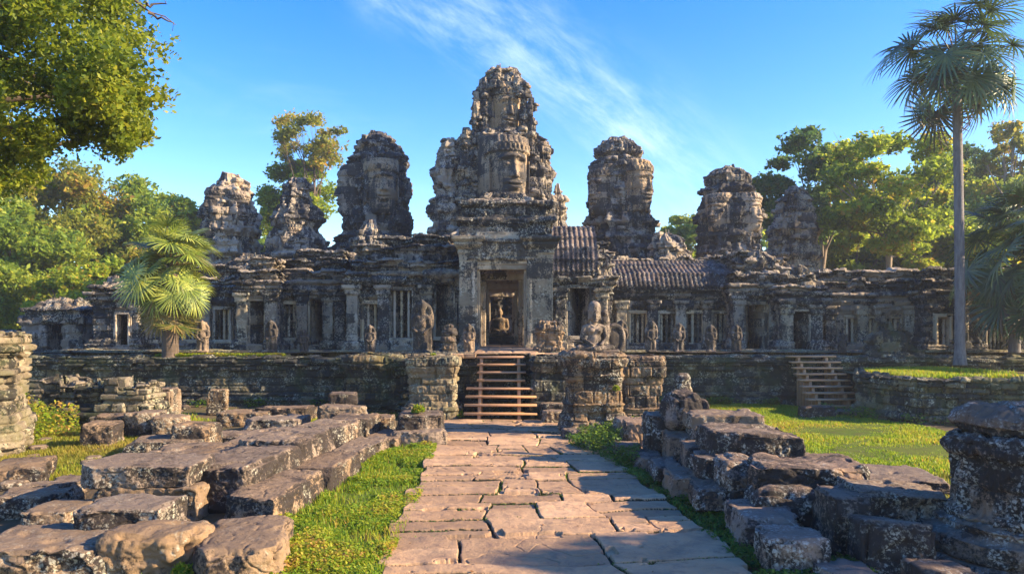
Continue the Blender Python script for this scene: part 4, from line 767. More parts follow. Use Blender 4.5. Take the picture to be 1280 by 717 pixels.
pl0 = MB(); sweep(pl0, [(PXc-.42, PY+.35), (PXc-.45, PY-.42), (PXc+.5, PY-.42), (PXc+.52, PY+.35)], [(0, hp-.02), (.03, hp+.02), (0, hp+.05), (-.4, hp+.05)], .03, .02, seed=71, closed=True, rough=.03, carve=.01); pl0.build('base_slab', M_STAT, sr)
# Buddha in the corridor
YB = YC+3.9
br = empty('buddha_statue', (XX(625, YB), YB, TZ+.1), 'small seated stone Buddha framed by the dark inner doorway', 'statue')
bd = [('e', (0, 0, .12), (.36, .26, .12)), ('c', (-.2, 0, .12), (-.38, -.12, .10), .10, .08), ('c', (.2, 0, .12), (.38, -.12, .10), .10, .08), ('e', (0, .02, .42), (.22, .15, .34)), ('e', (0, .02, .62), (.25, .15, .14)), ('c', (-.24, .02, .64), (-.32, .02, .3), .075, .06), ('c', (.24, .02, .64), (.32, .02, .3), .075, .06),
      ('c', (-.32, .02, .3), (-.05, -.2, .22), .055, .04), ('c', (.32, .02, .3), (.05, -.2, .22), .055, .04), ('c', (0, .02, .7), (0, 0, .84), .07, .06)] + head_parts((0, 0, .93), 1.15, False) + [('e', (0, .02, 1.06), (.06, .06, .06)), ('c', (0, .02, 1.08), (0, .02, 1.2), .03, .01)]
blob_mesh(bd, .02, M_STAT, 'body', br, loc=(0, 0, .32), scale=.98, disp=.006)
b3 = MB()
for k, (ww, hh, z_) in enumerate(((1.15, .14, 0), (.98, .18, .14))): sweep(b3, [(br.location.x-ww/2, YB+.35), (br.location.x-ww/2, YB-.4+.05*k), (br.location.x+ww/2, YB-.4+.05*k), (br.location.x+ww/2, YB+.35)], [(0, TZ+.1+z_), (.03, TZ+.12+z_), (0, TZ+.1+z_+hh), (-.35, TZ+.1+z_+hh)], .03, .03, seed=72+k, closed=True, rough=.02)
b3.build('base', M_STAT, br)
# guardian figures on the terrace edge: a standing figure against a round-headed slab, each weathered differently
gpos = [(253, 400, 428, 'worn dark guardian figure on the terrace, right of the bushy palm'), (338, 399, 433, 'sunlit guardian figure in front of the small left porch'), (380, 411, 431, 'short broken guardian stub between the left porch and the tall shaded opening'), (527, 374, 428, 'largest standing guardian relief, left of the main doorway'),
        (586, 404, 438, 'small guardian figure leaning on the left door pillar'), (777, 399, 433, 'guardian figure nearest behind the seated statue'), (815, 400, 435, 'guardian figure in front of the first and second windows of the tiled gallery'), (849, 403, 438, 'warm round-topped guardian figure before the third window of the tiled gallery'),
        (889, 405, 438, 'round-topped guardian figure before the fourth window of the tiled gallery'), (921, 405, 438, 'guardian figure just left of the tall open door on the right'), (1054, 416, 440, 'hunched guardian stump beside the right-hand porch'), (462, 405, 436, 'guardian figure below the narrow window at the left of the stepped block')]
def guardian(seed):
    rr = random.Random(seed); j = lambda a: rr.uniform(-a, a)
    q = [('c', (-.09, 0, .06), (-.08, 0, .50), .07, .085), ('c', (.09, 0, .06), (.08, 0, .50), .07, .085), ('e', (0, 0, .54), (.17, .12, .14)), ('e', (0, 0, .78), (.15, .11, .22)), ('c', (-.15+j(.01), 0, .95), (.15, 0, .95), .07, .07),
         ('c', (-.20, 0, .95), (-.24+j(.03), -.02, .68), .055, .045), ('c', (-.24, -.02, .68), (-.12+j(.05), -.13, .58+j(.05)), .045, .035), ('c', (.20, 0, .95), (.25+j(.03), -.02, .68), .055, .045), ('c', (.25, -.02, .68), (.13+j(.05), -.13, .60+j(.06)), .045, .035), ('c', (0, 0, .98), (0, 0, 1.08), .06, .05), ('b', (0, 0, .03), (.46, .3, .08))]
    q += head_parts((j(.02), -.01, 1.17), 1.0, True, .20)
    for k in range(9):
        a = -.3+k/8*(math.pi+.6); q.append(('c', (math.cos(a)*.27, .08, .85+math.sin(a)*.48), (math.cos(a+.45)*.27, .08, .85+math.sin(a+.45)*.48), .055, .055))
    q += [('e', (0, .10, .85), (.27, .07, .48)), ('b', (0, .10, .4), (.5, .12, .8))]
    return q
for k, (px, t_, b_, lb) in enumerate(gpos):
    Y_ = 23.3 if px not in (527, 586, 462) else (22.2 if px == 462 else 21.6); z0 = TZ-.02 if px not in (1054,) else 1.45; h = ZZ(t_, Y_)-z0; s_ = h/1.42
    gr = empty('guardian_statue', (XX(px, Y_), Y_, z0), lb, 'statue', 'guardian figures along the terrace edge')
    blob_mesh(guardian(k), .026, M_STAT, 'figure', gr, rz=R(random.Random(k).uniform(-14, 18)), scale=s_, disp=.014, seed=k)
# crouching lion stubs flanking the steps are part of the pedestal heaps in the photo: low finials on the terrace edge
for k, (px, Y_, h, lb) in enumerate(((1106, 23.0, .5, 'dark rubble heap with a carved cap on the right terrace, left of the tall palm'), (1130, 23.2, .35, 'low dark rubble heap at the foot of the tall palm'))):
    mb = MB(); sweep(mb, [(XX(px, Y_)-h, Y_+h*.8), (XX(px, Y_)-h, Y_-h*.4), (XX(px, Y_)+h, Y_-h*.4), (XX(px, Y_)+h, Y_+h*.8)], [(.1, 1.38), (0, 1.7), (-.1, 1.5+h), (-h*.6, 1.6+h*1.3), (-h*.8, 1.6+h*1.8)], .04, .04, seed=730+k, closed=True, rough=.2, carve=.1, jit=.08); mb.build('rubble_heap', M_TERR, label=lb, cat='rubble')

# ------------------------------------------------------------------ timber steps
def steps(label, name, x0, x1, Y0, Y1, n, z1, wide=0, wx=0, post=None):
    root = empty(name, ((x0+x1)/2, Y0, 0), label, 'stairs'); rr = random.Random(n)
    for i in range(n):
        z = z1*(i+1)/n; y = Y0+(Y1-Y0)*i/(n-1); a, b = (x0-wx, x1+wx) if i < wide else (x0, x1)
        mb = MB(); mb.box(((a+b)/2+rr.uniform(-.02, .02), y, z-.025), (b-a+rr.uniform(-.03, .03), .27, .05), rz=rr.uniform(-.008, .008), tilt=rr.uniform(-.006, .006), tone=rr.random()); mb.build('tread', M_WOOD, root)
    ps = post or (x0+.12, x1-.12)
    for x in ps:
        mb = MB(); L = math.hypot(Y1-Y0, z1); a = math.atan2(z1-.1, Y1-Y0); mb.box((x, (Y0+Y1)/2+.06, z1/2-.09), (.09, L, .16), rx=a); mb.build('stringer', M_WOOD, root)
        for i in range(0, n):
            mb = MB(); z = z1*(i+1)/n-.052; y = Y0+(Y1-Y0)*i/(n-1)-.05; mb.box((x, y, z/2), (.085, .085, z)); mb.build('post', M_WOOD, root)
    return root
steps('orange-brown timber steps climbing to the main doorway at the end of the path', 'timber_steps', -.92, .36, 18.45, 19.85, 8, 1.56, wide=4, wx=.26, post=(-.82, .18))
steps('wider grey-brown timber steps at the right leading up to the side porch', 'timber_steps', 8.3, 9.75, 20.6, 22.3, 9, 1.5, post=(8.62, 9.45))
mb = MB(); mb.box((XX(1058, 19.9), 19.9, .05), (1.3, .7, .12)); mb.build('stone_slab', M_BLOCK, label='flat stone slab at the foot of the right-hand timber steps', cat='slab')
for k, (xa_, lb) in enumerate(((-1.35, 'narrow sunlit coping slab left of the top timber tread'), (1.0, 'long sunlit coping slab right of the top timber tread'))):
    mb = MB(); sweep(mb, [(xa_-.38-.12*k, 20.3), (xa_-.38-.12*k, 19.72), (xa_+.38+.3*k, 19.72), (xa_+.38+.3*k, 20.3)], [(0, 1.5), (.02, 1.62), (-.3, 1.63)], .03, .02, seed=77+k, closed=True, rough=.03, miss=0, ch=1, bw=1); mb.build('coping_slab', M_PATH, label=lb, cat='slab')

# ------------------------------------------------------------------ hewn blocks
_cube = {}
def block(label, x0, x1, y0, y1, z0, z1, seed, rz=0, rough=.05, rnd=.08, m_=None, tilt=(0, 0), group=None, name='stone_block', cuts=None, cat='block', hollow=0.):
    """a hewn, worn block filling the given box before it is turned by rz about its centre"""
    d = np.array((x1-x0, y1-y0, z1-z0)); c = np.array(((x0+x1)/2, (y0+y1)/2, z0)); cuts = cuts or int(np.clip(max(d)/.026, 16, 60))
    if cuts not in _cube:
        bm = bmesh.new(); bmesh.ops.create_cube(bm, size=2); bmesh.ops.subdivide_edges(bm, edges=bm.edges, cuts=cuts, use_grid_fill=True)
        _cube[cuts] = (np.array([v.co[:] for v in bm.verts]), np.array([[v.index for v in f.verts] for f in bm.faces])); bm.free()
    Q, Fs = _cube[cuts]; rs = np.random.RandomState(seed); V = Q*d/2
    # round the edges, by a radius in metres
    r = rnd*min(d)*1.3; inner = np.maximum(d/2-r, d*.02); cl = np.clip(V, -inner, inner); dv = V-cl; n = np.linalg.norm(dv, axis=1); 
    nn = dv/np.maximum(n, 1e-9)[:, None]; V = cl+nn*np.minimum(n, r)[:, None]
    # uneven hewing: taper, bulge, broken corner planes
    V[:, 0] *= 1+.07*(rs.rand()-.5)*V[:, 2]/d[2]*2+.06*(rs.rand()-.5)*V[:, 1]/d[1]; V[:, 1] *= 1+.07*(rs.rand()-.5)*V[:, 0]/d[0]*2; V[:, 2] *= 1+.10*(rs.rand()-.5)*V[:, 0]/d[0]*2+.10*(rs.rand()-.5)*V[:, 1]/d[1]
    for k in range(3):
        q = rs.randn(3); q[2] = abs(q[2])*.5; q /= np.linalg.norm(q); ext = np.abs(q*d/2).sum(); lim = ext*(.70+.2*rs.rand()); s_ = V@q; ov = np.clip(s_-lim-.03*fbm(V*3+k, 3), 0, None); V = V-q[None]*ov[:, None]*.9
    N_ = Q/np.linalg.norm(Q, axis=1)[:, None]; N2 = nn*(n > 1e-6)[:, None]+(n <= 1e-6)[:, None]*N_
    p = V+seed*7.7; fl = np.clip(N2[:, 2], 0, 1)**2; h = (fbm(p*1.8, 3)*rough*.8+fbm(p*6, 4)*rough*.8+fbm(p*16, 3)*rough*.4)*(1-.55*fl); h = h-rough*.9*np.clip(fbm(p*np.array((1.2, 1.2, 5)), 3)-.15, 0, 1)
    edg = ((np.abs(Q) > .86).sum(1) >= 2)*1.; h = h-edg*.055*sst(.02, .3, fbm(p*4.5+3, 3))*min(1, min(d)/.35)-.03*sst(.30, .36, fbm(p*2.2+9, 3)); cr_ = np.abs(fbm(p*1.3+5, 3)); h = h-.022*np.clip(1-cr_/.018, 0, 1)
    V = V+N2*h[:, None]; V[:, 2] += d[2]/2
    mb = MB(); ca, sa = math.cos(rz), math.sin(rz)
    Rm = np.array(Matrix.Rotation(rz, 3, 'Z') @ Matrix.Rotation(tilt[0], 3, 'X') @ Matrix.Rotation(tilt[1], 3, 'Y')); V = V@Rm.T+c
    mb.add(V, Fs, .25+.5*rs.rand()); return mb.build(name, m_ or M_BLOCK, loc=tuple(c), label=label, cat=cat, group=group, smooth=True)
def blk(label, px0, px1, pt, pb, Y, dep, seed, rz=0, z0=None, **k):
    """front face given in photo pixels at distance Y"""
    z1 = ZZ(pt, Y); zb = ZZ(pb, Y) if z0 is None else z0; return block(label, XX(px0, Y), XX(px1, Y), Y, Y+dep, max(zb, -.12), z1, seed, R(rz), **k)
GA = 'low kerb stones along the right edge of the path'; GB = 'second course of blocks right of the path'; GC = 'large blocks on top of the right-hand wall'
D_ = dict(m_=M_BLOCKD)
# kerb course (A): x from the path edge, long side along the path
blk('small kerb stone farthest along the right edge of the path, near the pedestal', 770, 804, 556, 574, 12.8, .9, 1001, -4, group=GA, **D_)
blk('rounded kerb stone second from the pedestal end', 797, 832, 572, 590, 11.6, .95, 1002, -4, group=GA, **D_)
blk('kerb stone with a sloping top midway along the path edge', 818, 856, 582, 606, 10.6, .9, 1003, -5, group=GA, **D_)
blk('squarish dark kerb stone before the weeds thicken', 842, 890, 596, 626, 9.6, .9, 1004, -6, group=GA, **D_)
blk('long flat kerb stone with a smooth dark top', 874, 940, 611, 641, 8.75, .8, 1005, -6, group=GA, **D_)
blk('deep kerb block with a bare brown path-side face', 930, 1010, 648, 688, 7.45, .95, 1006, -8, group=GA, **D_)
blk('smooth grey kerb block nearest the bottom of the photo, right of the weeds', 966, 1044, 676, 722, 6.65, .62, 1007, -8, group=GA, **D_)
blk('kerb slab cut by the bottom edge, right of the path', 1034, 1104, 716, 742, 6.25, .5, 1008, -6, group=GA, **D_)
blk('dark slab at the foot of the carved pillar on the bottom edge', 1160, 1230, 716, 745, 6.0, .5, 1009, 5, group=GA, **D_)
# second course (B)
blk('upright second-course block with a lit rim just below the boulder', 838, 880, 545, 592, 11.4, .9, 1011, -5, z0=-.05, group=GB, **D_)
blk('second-course block with a flat brown top behind the sloping kerb stone', 862, 902, 560, 606, 10.3, .9, 1012, -5, z0=-.05, group=GB, **D_)
blk('narrow dark second-course block facing the path', 876, 922, 572, 620, 9.4, .8, 1013, -6, z0=-.05, group=GB, **D_)
blk('tall second-course block with white lichen on its upper corner', 908, 962, 580, 636, 8.8, .9, 1014, -6, z0=-.05, rnd=.2, group=GB, **D_)
blk('rounded brown boulder-like block under the broad lichen slab', 948, 1046, 612, 660, 7.95, .8, 1015, -6, z0=-.05, rnd=.35, rough=.07, group=GB, **D_)
blk('upright reddish block standing under the fractured slab', 1048, 1102, 622, 690, 7.2, .8, 1016, -6, z0=-.05, group=GB)
blk('tilted block with a glossy sloping top in front of the fractured slab', 1094, 1184, 664, 732, 6.45, .75, 1017, -14, z0=-.05, tilt=(R(-10), R(3)), group=GB)
# top course (C)
blk('pitted upright stub at the pedestal end of the right-hand wall', 812, 846, 520, 575, 12.2, .8, 1021, -4, z0=-.05, group=GC, **D_)
blk('low block between the golden pedestal and the pitted stub', 782, 818, 527, 566, 13.3, .9, 1022, -4, z0=-.05, group=GC, **D_)
blk('large round lichen-spotted boulder crowning the right-hand wall', 838, 888, 488, 545, 11.9, .75, 1023, 8, rnd=.42, rough=.09, group=GC, m_=M_BLOCKD)
blk('thin pointed stone leaning up behind the round boulder', 842, 868, 466, 500, 12.6, .3, 1024, 10, z0=.6, rnd=.35, group=GC)
blk('flat reddish slab lying behind the big sunlit slab', 868, 958, 519, 538, 11.2, 1.1, 1025, -3, group=GC)
blk('block supporting the flat reddish slab', 872, 950, 538, 580, 11.1, 1.0, 1026, -3, z0=-.05, group=GC, **D_)
blk('big sunlit slab with a flat warm top, highest of the right-hand wall', 896, 1010, 543, 577, 9.6, 1.25, 1027, -3, group=GC, rnd=.10)
blk('block wedged under the big sunlit slab', 900, 1000, 577, 625, 9.6, 1.1, 1028, -3, z0=-.05, group=GC, **D_)
blk('broad lichen-edged slab in the middle of the right-hand wall', 950, 1096, 584, 618, 8.2, 1.0, 1029, -5, group=GC, m_=M_BLOCKD, rough=.07)
blk('fractured slab with a lit broken end, next to the carved pillar', 1070, 1200, 618, 664, 7.3, .95, 1030, -6, group=GC, rough=.09, tilt=(0, R(2)))
blk('long flat slab lying on the lawn side behind the fractured slab', 1080, 1200, 600, 614, 8.9, 1.1, 1031, -18, group=GC)
blk('half-buried slab on the lawn side behind the broad slab', 1010, 1090, 580, 596, 10.0, 1.0, 1032, -14, z0=.1, group=GC)
blk('rubble filler block below the fractured slab and beside the pillar', 1095, 1180, 655, 700, 7.4, .7, 1033, 4, z0=-.05, group=GC, **D_)
blk('small round stone in the weeds at the foot of the pedestal', 753, 772, 558, 572, 13.4, .35, 1034, 0, rnd=.4, group='small stones')
blk('broken footing block on the path side of the tall pedestal', 704, 740, 538, 556, 14.9, .5, 1035, 5, z0=-.05, group='small stones')
blk('lichened footing block on the lawn side of the tall pedestal', 772, 800, 524, 552, 14.6, .6, 1036, 5, z0=-.05, group='small stones', **D_)
# carved pillar at the right edge
cpil = empty('carved_pillar', (4.82, 6.95, 0), 'massive carved stone pillar stump cut by the right edge of the photo', 'pillar')
def drum(nm, x, y, prof, seed, rough, carve, m_=M_BLOCKD, sqf=.35, fig=False):
    n = 180; th = np.linspace(np.pi*.45, 2.45*np.pi, n, endpoint=False); e = 2/(2+4*sqf)
    mb = MB(); ex = None
    if fig:
        def ex(U, Z):      # crouching relief figure with arms, worn
            d = 0*U; u = U-3.05
            for (a, b, sa_, sb_, k) in ((0, .86, .13, .12, .10), (0, .58, .2, .16, .12), (-.26, .60, .07, .2, .08), (.26, .6, .07, .2, .08), (0, 1.05, .16, .05, .07), (-.42, .9, .06, .3, .06), (.42, .9, .06, .3, .06)): d = d+k*np.exp(-((u-a)/sa_)**2-((Z-b)/sb_)**2)
            return d+.025*np.cos(U*22)*(Z < .42)*(Z > .3)
    sweep(mb, [(x+math.copysign(abs(math.cos(a))**e, math.cos(a)), y+math.copysign(abs(math.sin(a))**e, math.sin(a))) for a in th], [(r-1, z) for r, z in prof], .025, .02, seed=seed, closed=True, ch=.42, bw=2.2, jit=.02, gd=.04, rough=rough, carve=carve, miss=0, extra=ex, rsc=2.2)
    return mb.build(nm, m_, cpil)
drum('base', 4.82, 6.95, [(.84, -.1), (.86, .10), (.76, .14), (.84, .22), (.84, .34), (.70, .38), (.72, .46), (.2, .47)], 801, .05, .03, sqf=.05)
drum('drum', 4.84, 6.95, [(.6, .40), (.64, .5), (.58, .56), (.56, .9), (.57, 1.06), (.64, 1.10), (.64, 1.20), (.56, 1.24), (.1, 1.26)], 802, .06, .06, sqf=.05, fig=True)
drum('cap_stone', 4.9, 6.95, [(.3, 1.24), (.56, 1.27), (.62, 1.34), (.60, 1.42), (.48, 1.48), (.05, 1.50)], 803, .07, .03, sqf=.05)

# left-hand blocks
GL = 'long slabs of the left-hand ruined wall'; GM = 'lower course slabs beside the grass strip'; GR = 'scattered slabs on the left'
blk('thick square block lying on top at the left, its end face lit', 84, 232, 583, 612, 8.55, 1.05, 1101, 3, group=GL, rnd=.08)
blk('lower block set forward under the thick square block', 84, 196, 636, 668, 7.1, .75, 1102, 4, group=GL, rnd=.10, z0=.18)
blk('course of stone beneath the thick square block', 92, 240, 611, 648, 8.5, 1.2, 1103, 3, z0=-.05, group=GL)
blk('rough dark front block at the bottom left, under the forward block', 118, 236, 668, 722, 6.55, .75, 1104, 4, z0=-.05, group=GL, rough=.08, rnd=.2)
blk('broad flat slab in the bottom left corner', -70, 112, 692, 730, 6.3, 1.15, 1105, 2, z0=-.05, group=GR)
blk('large smooth slab at the bottom beside the grass strip', 212, 330, 690, 742, 6.35, 1.35, 1106, 12, z0=-.05, group=GM, rnd=.22)
for k, (lb, x0, x1, y0, y1, z1, rz, g_) in enumerate((
        ('upper slab right behind the thick square block', -4.15, -3.12, 9.0, 10.75, .56, -5, GL), ('upper slab with a deep crack in the middle of the left wall', -4.05, -3.0, 10.8, 12.6, .60, -4, GL),
        ('upper slab of the left wall, third from the near end', -3.9, -2.9, 12.65, 14.3, .54, -5, GL), ('upper slab at the far end of the left wall', -3.75, -2.8, 14.35, 15.8, .50, -3, GL),
        ('lower slab nearest the camera along the grass strip', -3.28, -2.62, 8.3, 10.1, .33, -4, GM), ('lower slab with a lit ochre side midway along the grass', -3.12, -2.45, 10.15, 12.0, .30, -5, GM),
        ('thin lower slab two-thirds along the grass strip', -2.95, -2.3, 12.05, 13.8, .27, -5, GM), ('thin lower slab at the far end of the grass strip', -2.8, -2.1, 13.85, 15.4, .2, -4, GM))):
    block(lb, x0, x1, y0, y1, -.06, z1, 1110+k, R(rz), group=g_, rnd=.08, rough=.045)
block('ragged inner slab left of the long upper slabs', -5.0, -4.15, 10.2, 12.2, -.06, .42, 1131, R(-6), group=GL, rnd=.1); block('worn inner slab farther along the left of the long upper slabs', -4.9, -4.0, 12.4, 14.4, -.06, .36, 1132, R(4), group=GL, rnd=.1)
oth = [(408, 442, 492, 512, 16.8, .7, 'upright cube-like block tipped on the left wall', .55, 8), (395, 455, 508, 528, 16.2, .8, 'ragged lichened block under the tipped cube-like block', -.05, 3), (454, 490, 522, 541, 15.6, .8, 'flat-topped block between the left wall and the fern block', -.05, -3), (494, 552, 518, 548, 14.6, .9, 'big lichened block with small ferns on top, left of the path head', -.05, 4), (486, 556, 540, 553, 14.2, .6, 'thin step slab in front of the fern-topped block', -.05, 2),
       (96, 134, 530, 550, 14.0, .7, 'small sunlit cube block on the left lawn', -.05, 10), (110, 168, 520, 534, 15.4, .8, 'leaning slab behind the small cube block', -.05, 20), (155, 192, 516, 540, 15.3, .7, 'lichened block in the middle of the left lawn', -.05, -8), (184, 222, 522, 543, 15.0, .8, 'block with a rough top beside the lichened lawn block', -.05, 6), (209, 258, 532, 556, 13.2, .8, 'dark-sided block standing on the flat left paving', -.05, 5),
       (186, 214, 486, 512, 18.6, .6, 'rounded stone stump right of the tumbled wall ruin', -.05, 0), (256, 280, 487, 508, 19.6, .5, 'small stone stump against the terrace wall', -.05, 12), (140, 240, 552, 560, 12.8, 1.0, 'long flat paving slab on the left lawn', -.08, 8), (220, 300, 545, 553, 14.0, 1.0, 'flat slab behind the dark-sided block', -.08, -4), (180, 262, 562, 573, 11.4, .9, 'flat sunlit slab just behind the thick square block', -.08, 6), (300, 372, 524, 534, 16.0, 1.2, 'wide flat slab near the terrace on the left', -.08, 3), (320, 384, 510, 519, 18.0, 1.0, 'thin slab at the foot of the terrace wall', -.08, -6),
       (268, 330, 516, 524, 17.4, 1.0, 'grass-edged slab left of the far end of the left wall', -.08, 5), (30, 92, 606, 622, 9.5, .9, 'half-sunk slab in the lower left shade', -.08, -10), (-20, 58, 620, 640, 8.9, .9, 'dark slab at the left edge above the corner slab', -.08, 12), (20, 84, 640, 654, 8.0, .7, 'mossy slab between the corner slab and the block stack', -.08, 5), (-30, 34, 582, 604, 10.5, .9, 'rough slab on the left edge below the weeds', -.05, 20), (680, 706, 514, 527, 17.6, .6, 'small stone lump right of the foot of the timber steps', -.05, 5), (676, 716, 505, 522, 18.3, .6, 'stacked stone beside the right end of the bottom tread', -.05, 0)]
for k, (a, b, t_, bt, Y_, dp, lb, z0, rz) in enumerate(oth): blk(lb, a, b, t_, bt, Y_, dp, 1140+k, rz, z0=z0, group=GR)
blk('thin pale stone lying in the far right lawn', 1005, 1050, 508, 514, 19.2, .5, 1190, 5, z0=-.05, group='small stones')
# rubble: countable little stones nobody could tell apart
rs = np.random.RandomState(77); rb = []
for k in range(5): rb.append(block('small loose stone among the ruins', -.11, .11, -.09, .09, 0, .14, 1200+k, cuts=8, rnd=.3, rough=.03, name='loose_stone', cat='stone', group='small loose stones'))
spots = []
while len(spots) < 110:
    px = rs.uniform(-20, 540) if rs.rand() < .65 else rs.uniform(700, 1060); Y_ = rs.uniform(8.5, 21.5); x = XX(px, Y_)
    l, r_ = path_edges(Y_)
    if l-.15 < x < r_+.1 or (l-2.0 < x < l and Y_ < 14.5) or (x > 3.6 and px > 860): continue
    spots.append((x, Y_))
for k, (x, Y_) in enumerate(spots):
    o = rb[k % 5] if k < 5 else rb[k % 5].copy()
    if k >= 5: C.objects.link(o)
    s_ = rs.uniform(.5, 1.7); o.location = (x, Y_, float(gz(np.array(x), np.array(Y_)))-.03); o.scale = (s_, s_*rs.uniform(.7, 1.4), s_*rs.uniform(.5, .9)); o.rotation_euler = (0, 0, rs.uniform(0, 6))

# ------------------------------------------------------------------ foliage
def leaves(mb, Cn, size, rs, aspect=.55, up=.35, tone=None, sizev=.6):
    n = len(Cn); N_ = rs.randn(n, 3); N_[:, 2] = np.abs(N_[:, 2])+up; N_ /= np.linalg.norm(N_, axis=1)[:, None]
    A = np.cross(N_, rs.randn(n, 3)); A /= np.linalg.norm(A, axis=1)[:, None]; B = np.cross(N_, A); s = size*(1+sizev*(rs.rand(n)*2-1))
    A = A*s[:, None]; B = B*(s*aspect)[:, None]; dr = N_*(s*.18)[:, None]
    V = np.stack([Cn-A, Cn-A*.1+B-dr, Cn+A-dr*1.5, Cn-A*.1-B-dr], 1).reshape(-1, 3); Fs = np.arange(n*4).reshape(n, 4)
    t_ = rs.rand(n) if tone is None else tone; mb.add(V, Fs, np.repeat(t_, 4))
def crown_pts(rs, cs, rs_, npc, flat=.7):
    out = []; tn = []
    for c, r_ in zip(cs, rs_):
        q = rs.randn(npc, 3); q /= np.linalg.norm(q, axis=1)[:, None]; q *= (rs.rand(npc)**.45)[:, None]*r_; q[:, 2] *= flat; q += .25*r_*np.stack([fbm(q*2.2/r_*1.5+c+5*k, 2) for k in range(3)], -1)*2
        out.append(q+c); tn.append(np.clip(rs.normal(rs.uniform(.25, .75), .2, npc), 0, 1))
    return np.concatenate(out), np.concatenate(tn)
def tree_mesh(root, H, cz, rx, rz_, ncl, npc, ls, seed, lm, bm_=None, tr=.22, clr=.30, fork=.45, lean=0., flat=.6, nl=12):
    """tree of height H; crown ellipsoid centred at height cz; all relative to the root"""
    rs = np.random.RandomState(seed); L = np.array(root.location); cs = []; k = 0
    while len(cs) < ncl and k < 5000:
        k += 1; q = rs.randn(3); q /= np.linalg.norm(q); q *= rs.rand()**.30; q[2] = q[2]
        p = np.array((q[0]*rx, q[1]*rx, cz+q[2]*rz_))
        if all(np.linalg.norm((p-c)*np.array((1, 1, 1.5))) > rx*clr*.55 for c in cs): cs.append(p)
    cs = np.array(cs); rr = rx*clr*(.65+.7*rs.rand(len(cs))); P_, tn = crown_pts(rs, cs, rr, int(npc*2.1), flat)
    mb = MB(); leaves(mb, P_+L, ls*.66, rs, tone=tn); mb.build('crown', lm, root)
    tb = MB(); top = np.array((lean, 0, cz-rz_*.25)); fk = np.array((lean*.5, 0, H*fork)); b = np.array((0, 0, -.5))
    ts = np.linspace(0, 1, 14)[:, None]; tk = (1-ts)**2*b+2*ts*(1-ts)*fk+ts**2*top+np.stack([.12*np.sin(ts[:, 0]*7+seed), .12*np.cos(ts[:, 0]*6), 0*ts[:, 0]], -1)*(ts > .1)
    tb.tube(tk+L, np.interp(ts[:, 0], [0, .06, 1], [tr*1.5, tr, tr*.35]), 9)
    for j in rs.permutation(len(cs))[:min(len(cs), nl)]:
        c = cs[j]; s0 = rs.uniform(.5, .98); st_ = tk[int(s0*13)]; mid = (st_+c)/2+np.array((0, 0, -.12*np.linalg.norm(c-st_)))+rs.randn(3)*.12*rx*.4
        t2_ = np.linspace(0, 1, 8)[:, None]; lb = (1-t2_)**2*st_+2*t2_*(1-t2_)*mid+t2_**2*c; tb.tube(lb+L, np.linspace(tr*.38*(1.1-s0*.5), tr*.07, 8), 6)
        for q in range(3):
            e_ = c+rs.randn(3)*rr[j]*.6; tb.tube(np.linspace(lb[5], e_, 4)+L+rs.randn(4, 3)*.04*rx*.2, np.linspace(tr*.1, tr*.03, 4), 4)
    tb.build('trunk', bm_ or M_BARK, root)
    return cs
def tree(label, px, pt, Y, hw, ch, lm, seed, ncl=34, npc=420, ls=.2, base=0, group='trees behind the temple', **k):
    x = XX(px, Y); z1 = ZZ(pt, Y); rx = hw*Y/F; rz_ = ch*Y/F/2; root = empty('broadleaf_tree', (x, Y, base), label, 'tree', group)
    tree_mesh(root, z1, z1-rz_-base, rx, rz_, ncl, npc, ls, seed, lm, **k); return root
# left side
tree('tall hazy green-gold tree with a visible trunk behind the weeds at the left', 75, 215, 46, 95, 190, L_AUT, 21, 44, 620, .20)
tree('dense green tree rising between the near canopy and the bushy palm', 165, 232, 50, 75, 170, L_MID, 22, 40, 560, .21, bm_=M_BARKD)
tree('bright low yellow-green tree above the small ruined gate', 110, 318, 38, 62, 120, L_YEL, 23, 30, 520, .16)
tree('shadowed tree at the left edge behind the near canopy', 5, 250, 40, 80, 190, L_MID, 24, 40, 520, .18, bm_=M_BARKD)
tree('rounded tree top just left of the squat leftmost tower', 236, 236, 56, 50, 130, L_YEL, 25, 30, 460, .2)
tree('low green tree filling in behind the bushy palm', 205, 300, 42, 60, 130, L_AUT, 26, 30, 520, .18)
tree('green tree seen between the two small left towers', 330, 240, 60, 42, 130, L_MID, 27, 26, 420, .2, bm_=M_BARKD)
tree('slender tree with an open umbrella crown above the left towers', 387, 140, 52, 42, 74, L_AUT, 28, 26, 130, .17, clr=.34, tr=.18, fork=.6, flat=.5, lean=.3, bm_=M_BARKD, nl=16)
tree('yellow-green tree top below the umbrella-crowned tree', 376, 206, 54, 52, 110, L_YEL, 29, 26, 420, .2, bm_=M_BARKD)
tree('tree outside the left edge behind the ruined wall', -90, 200, 42, 100, 240, L_MID, 30, 40, 420, .2)
# right side
tree('small pale tree beside the broad right-hand tower', 858, 255, 58, 38, 90, L_MID, 31, 22, 380, .2, bm_=M_BARKD)
tree('dark spreading tree whose branches cross the slim far tower', 1012, 150, 42, 68, 150, L_DARK, 32, 26, 330, .19, lean=1.5, flat=.45)
tree('backlit yellow-green tree with a pale forked trunk right of the slim tower', 1112, 158, 37, 76, 170, L_YEL, 33, 36, 380, .17, tr=.20, fork=.5, flat=.45, nl=18)
tree('deep green tree mass behind the tall palm trunk', 1180, 185, 52, 74, 250, L_DARK, 34, 46, 560, .22, bm_=M_BARKD)
tree('sparse ochre-leaved tree at the top right edge', 1258, 140, 46, 36, 90, L_AUT, 35, 20, 150, .17, fork=.6)
tree('yellow-green tree mass at the right edge behind the palms', 1262, 195, 50, 74, 230, L_YEL, 36, 44, 520, .21)
tree('low bright tree between the slim tower and the forked tree', 1062, 270, 44, 50, 130, L_YEL, 37, 28, 420, .18, bm_=M_BARKD)
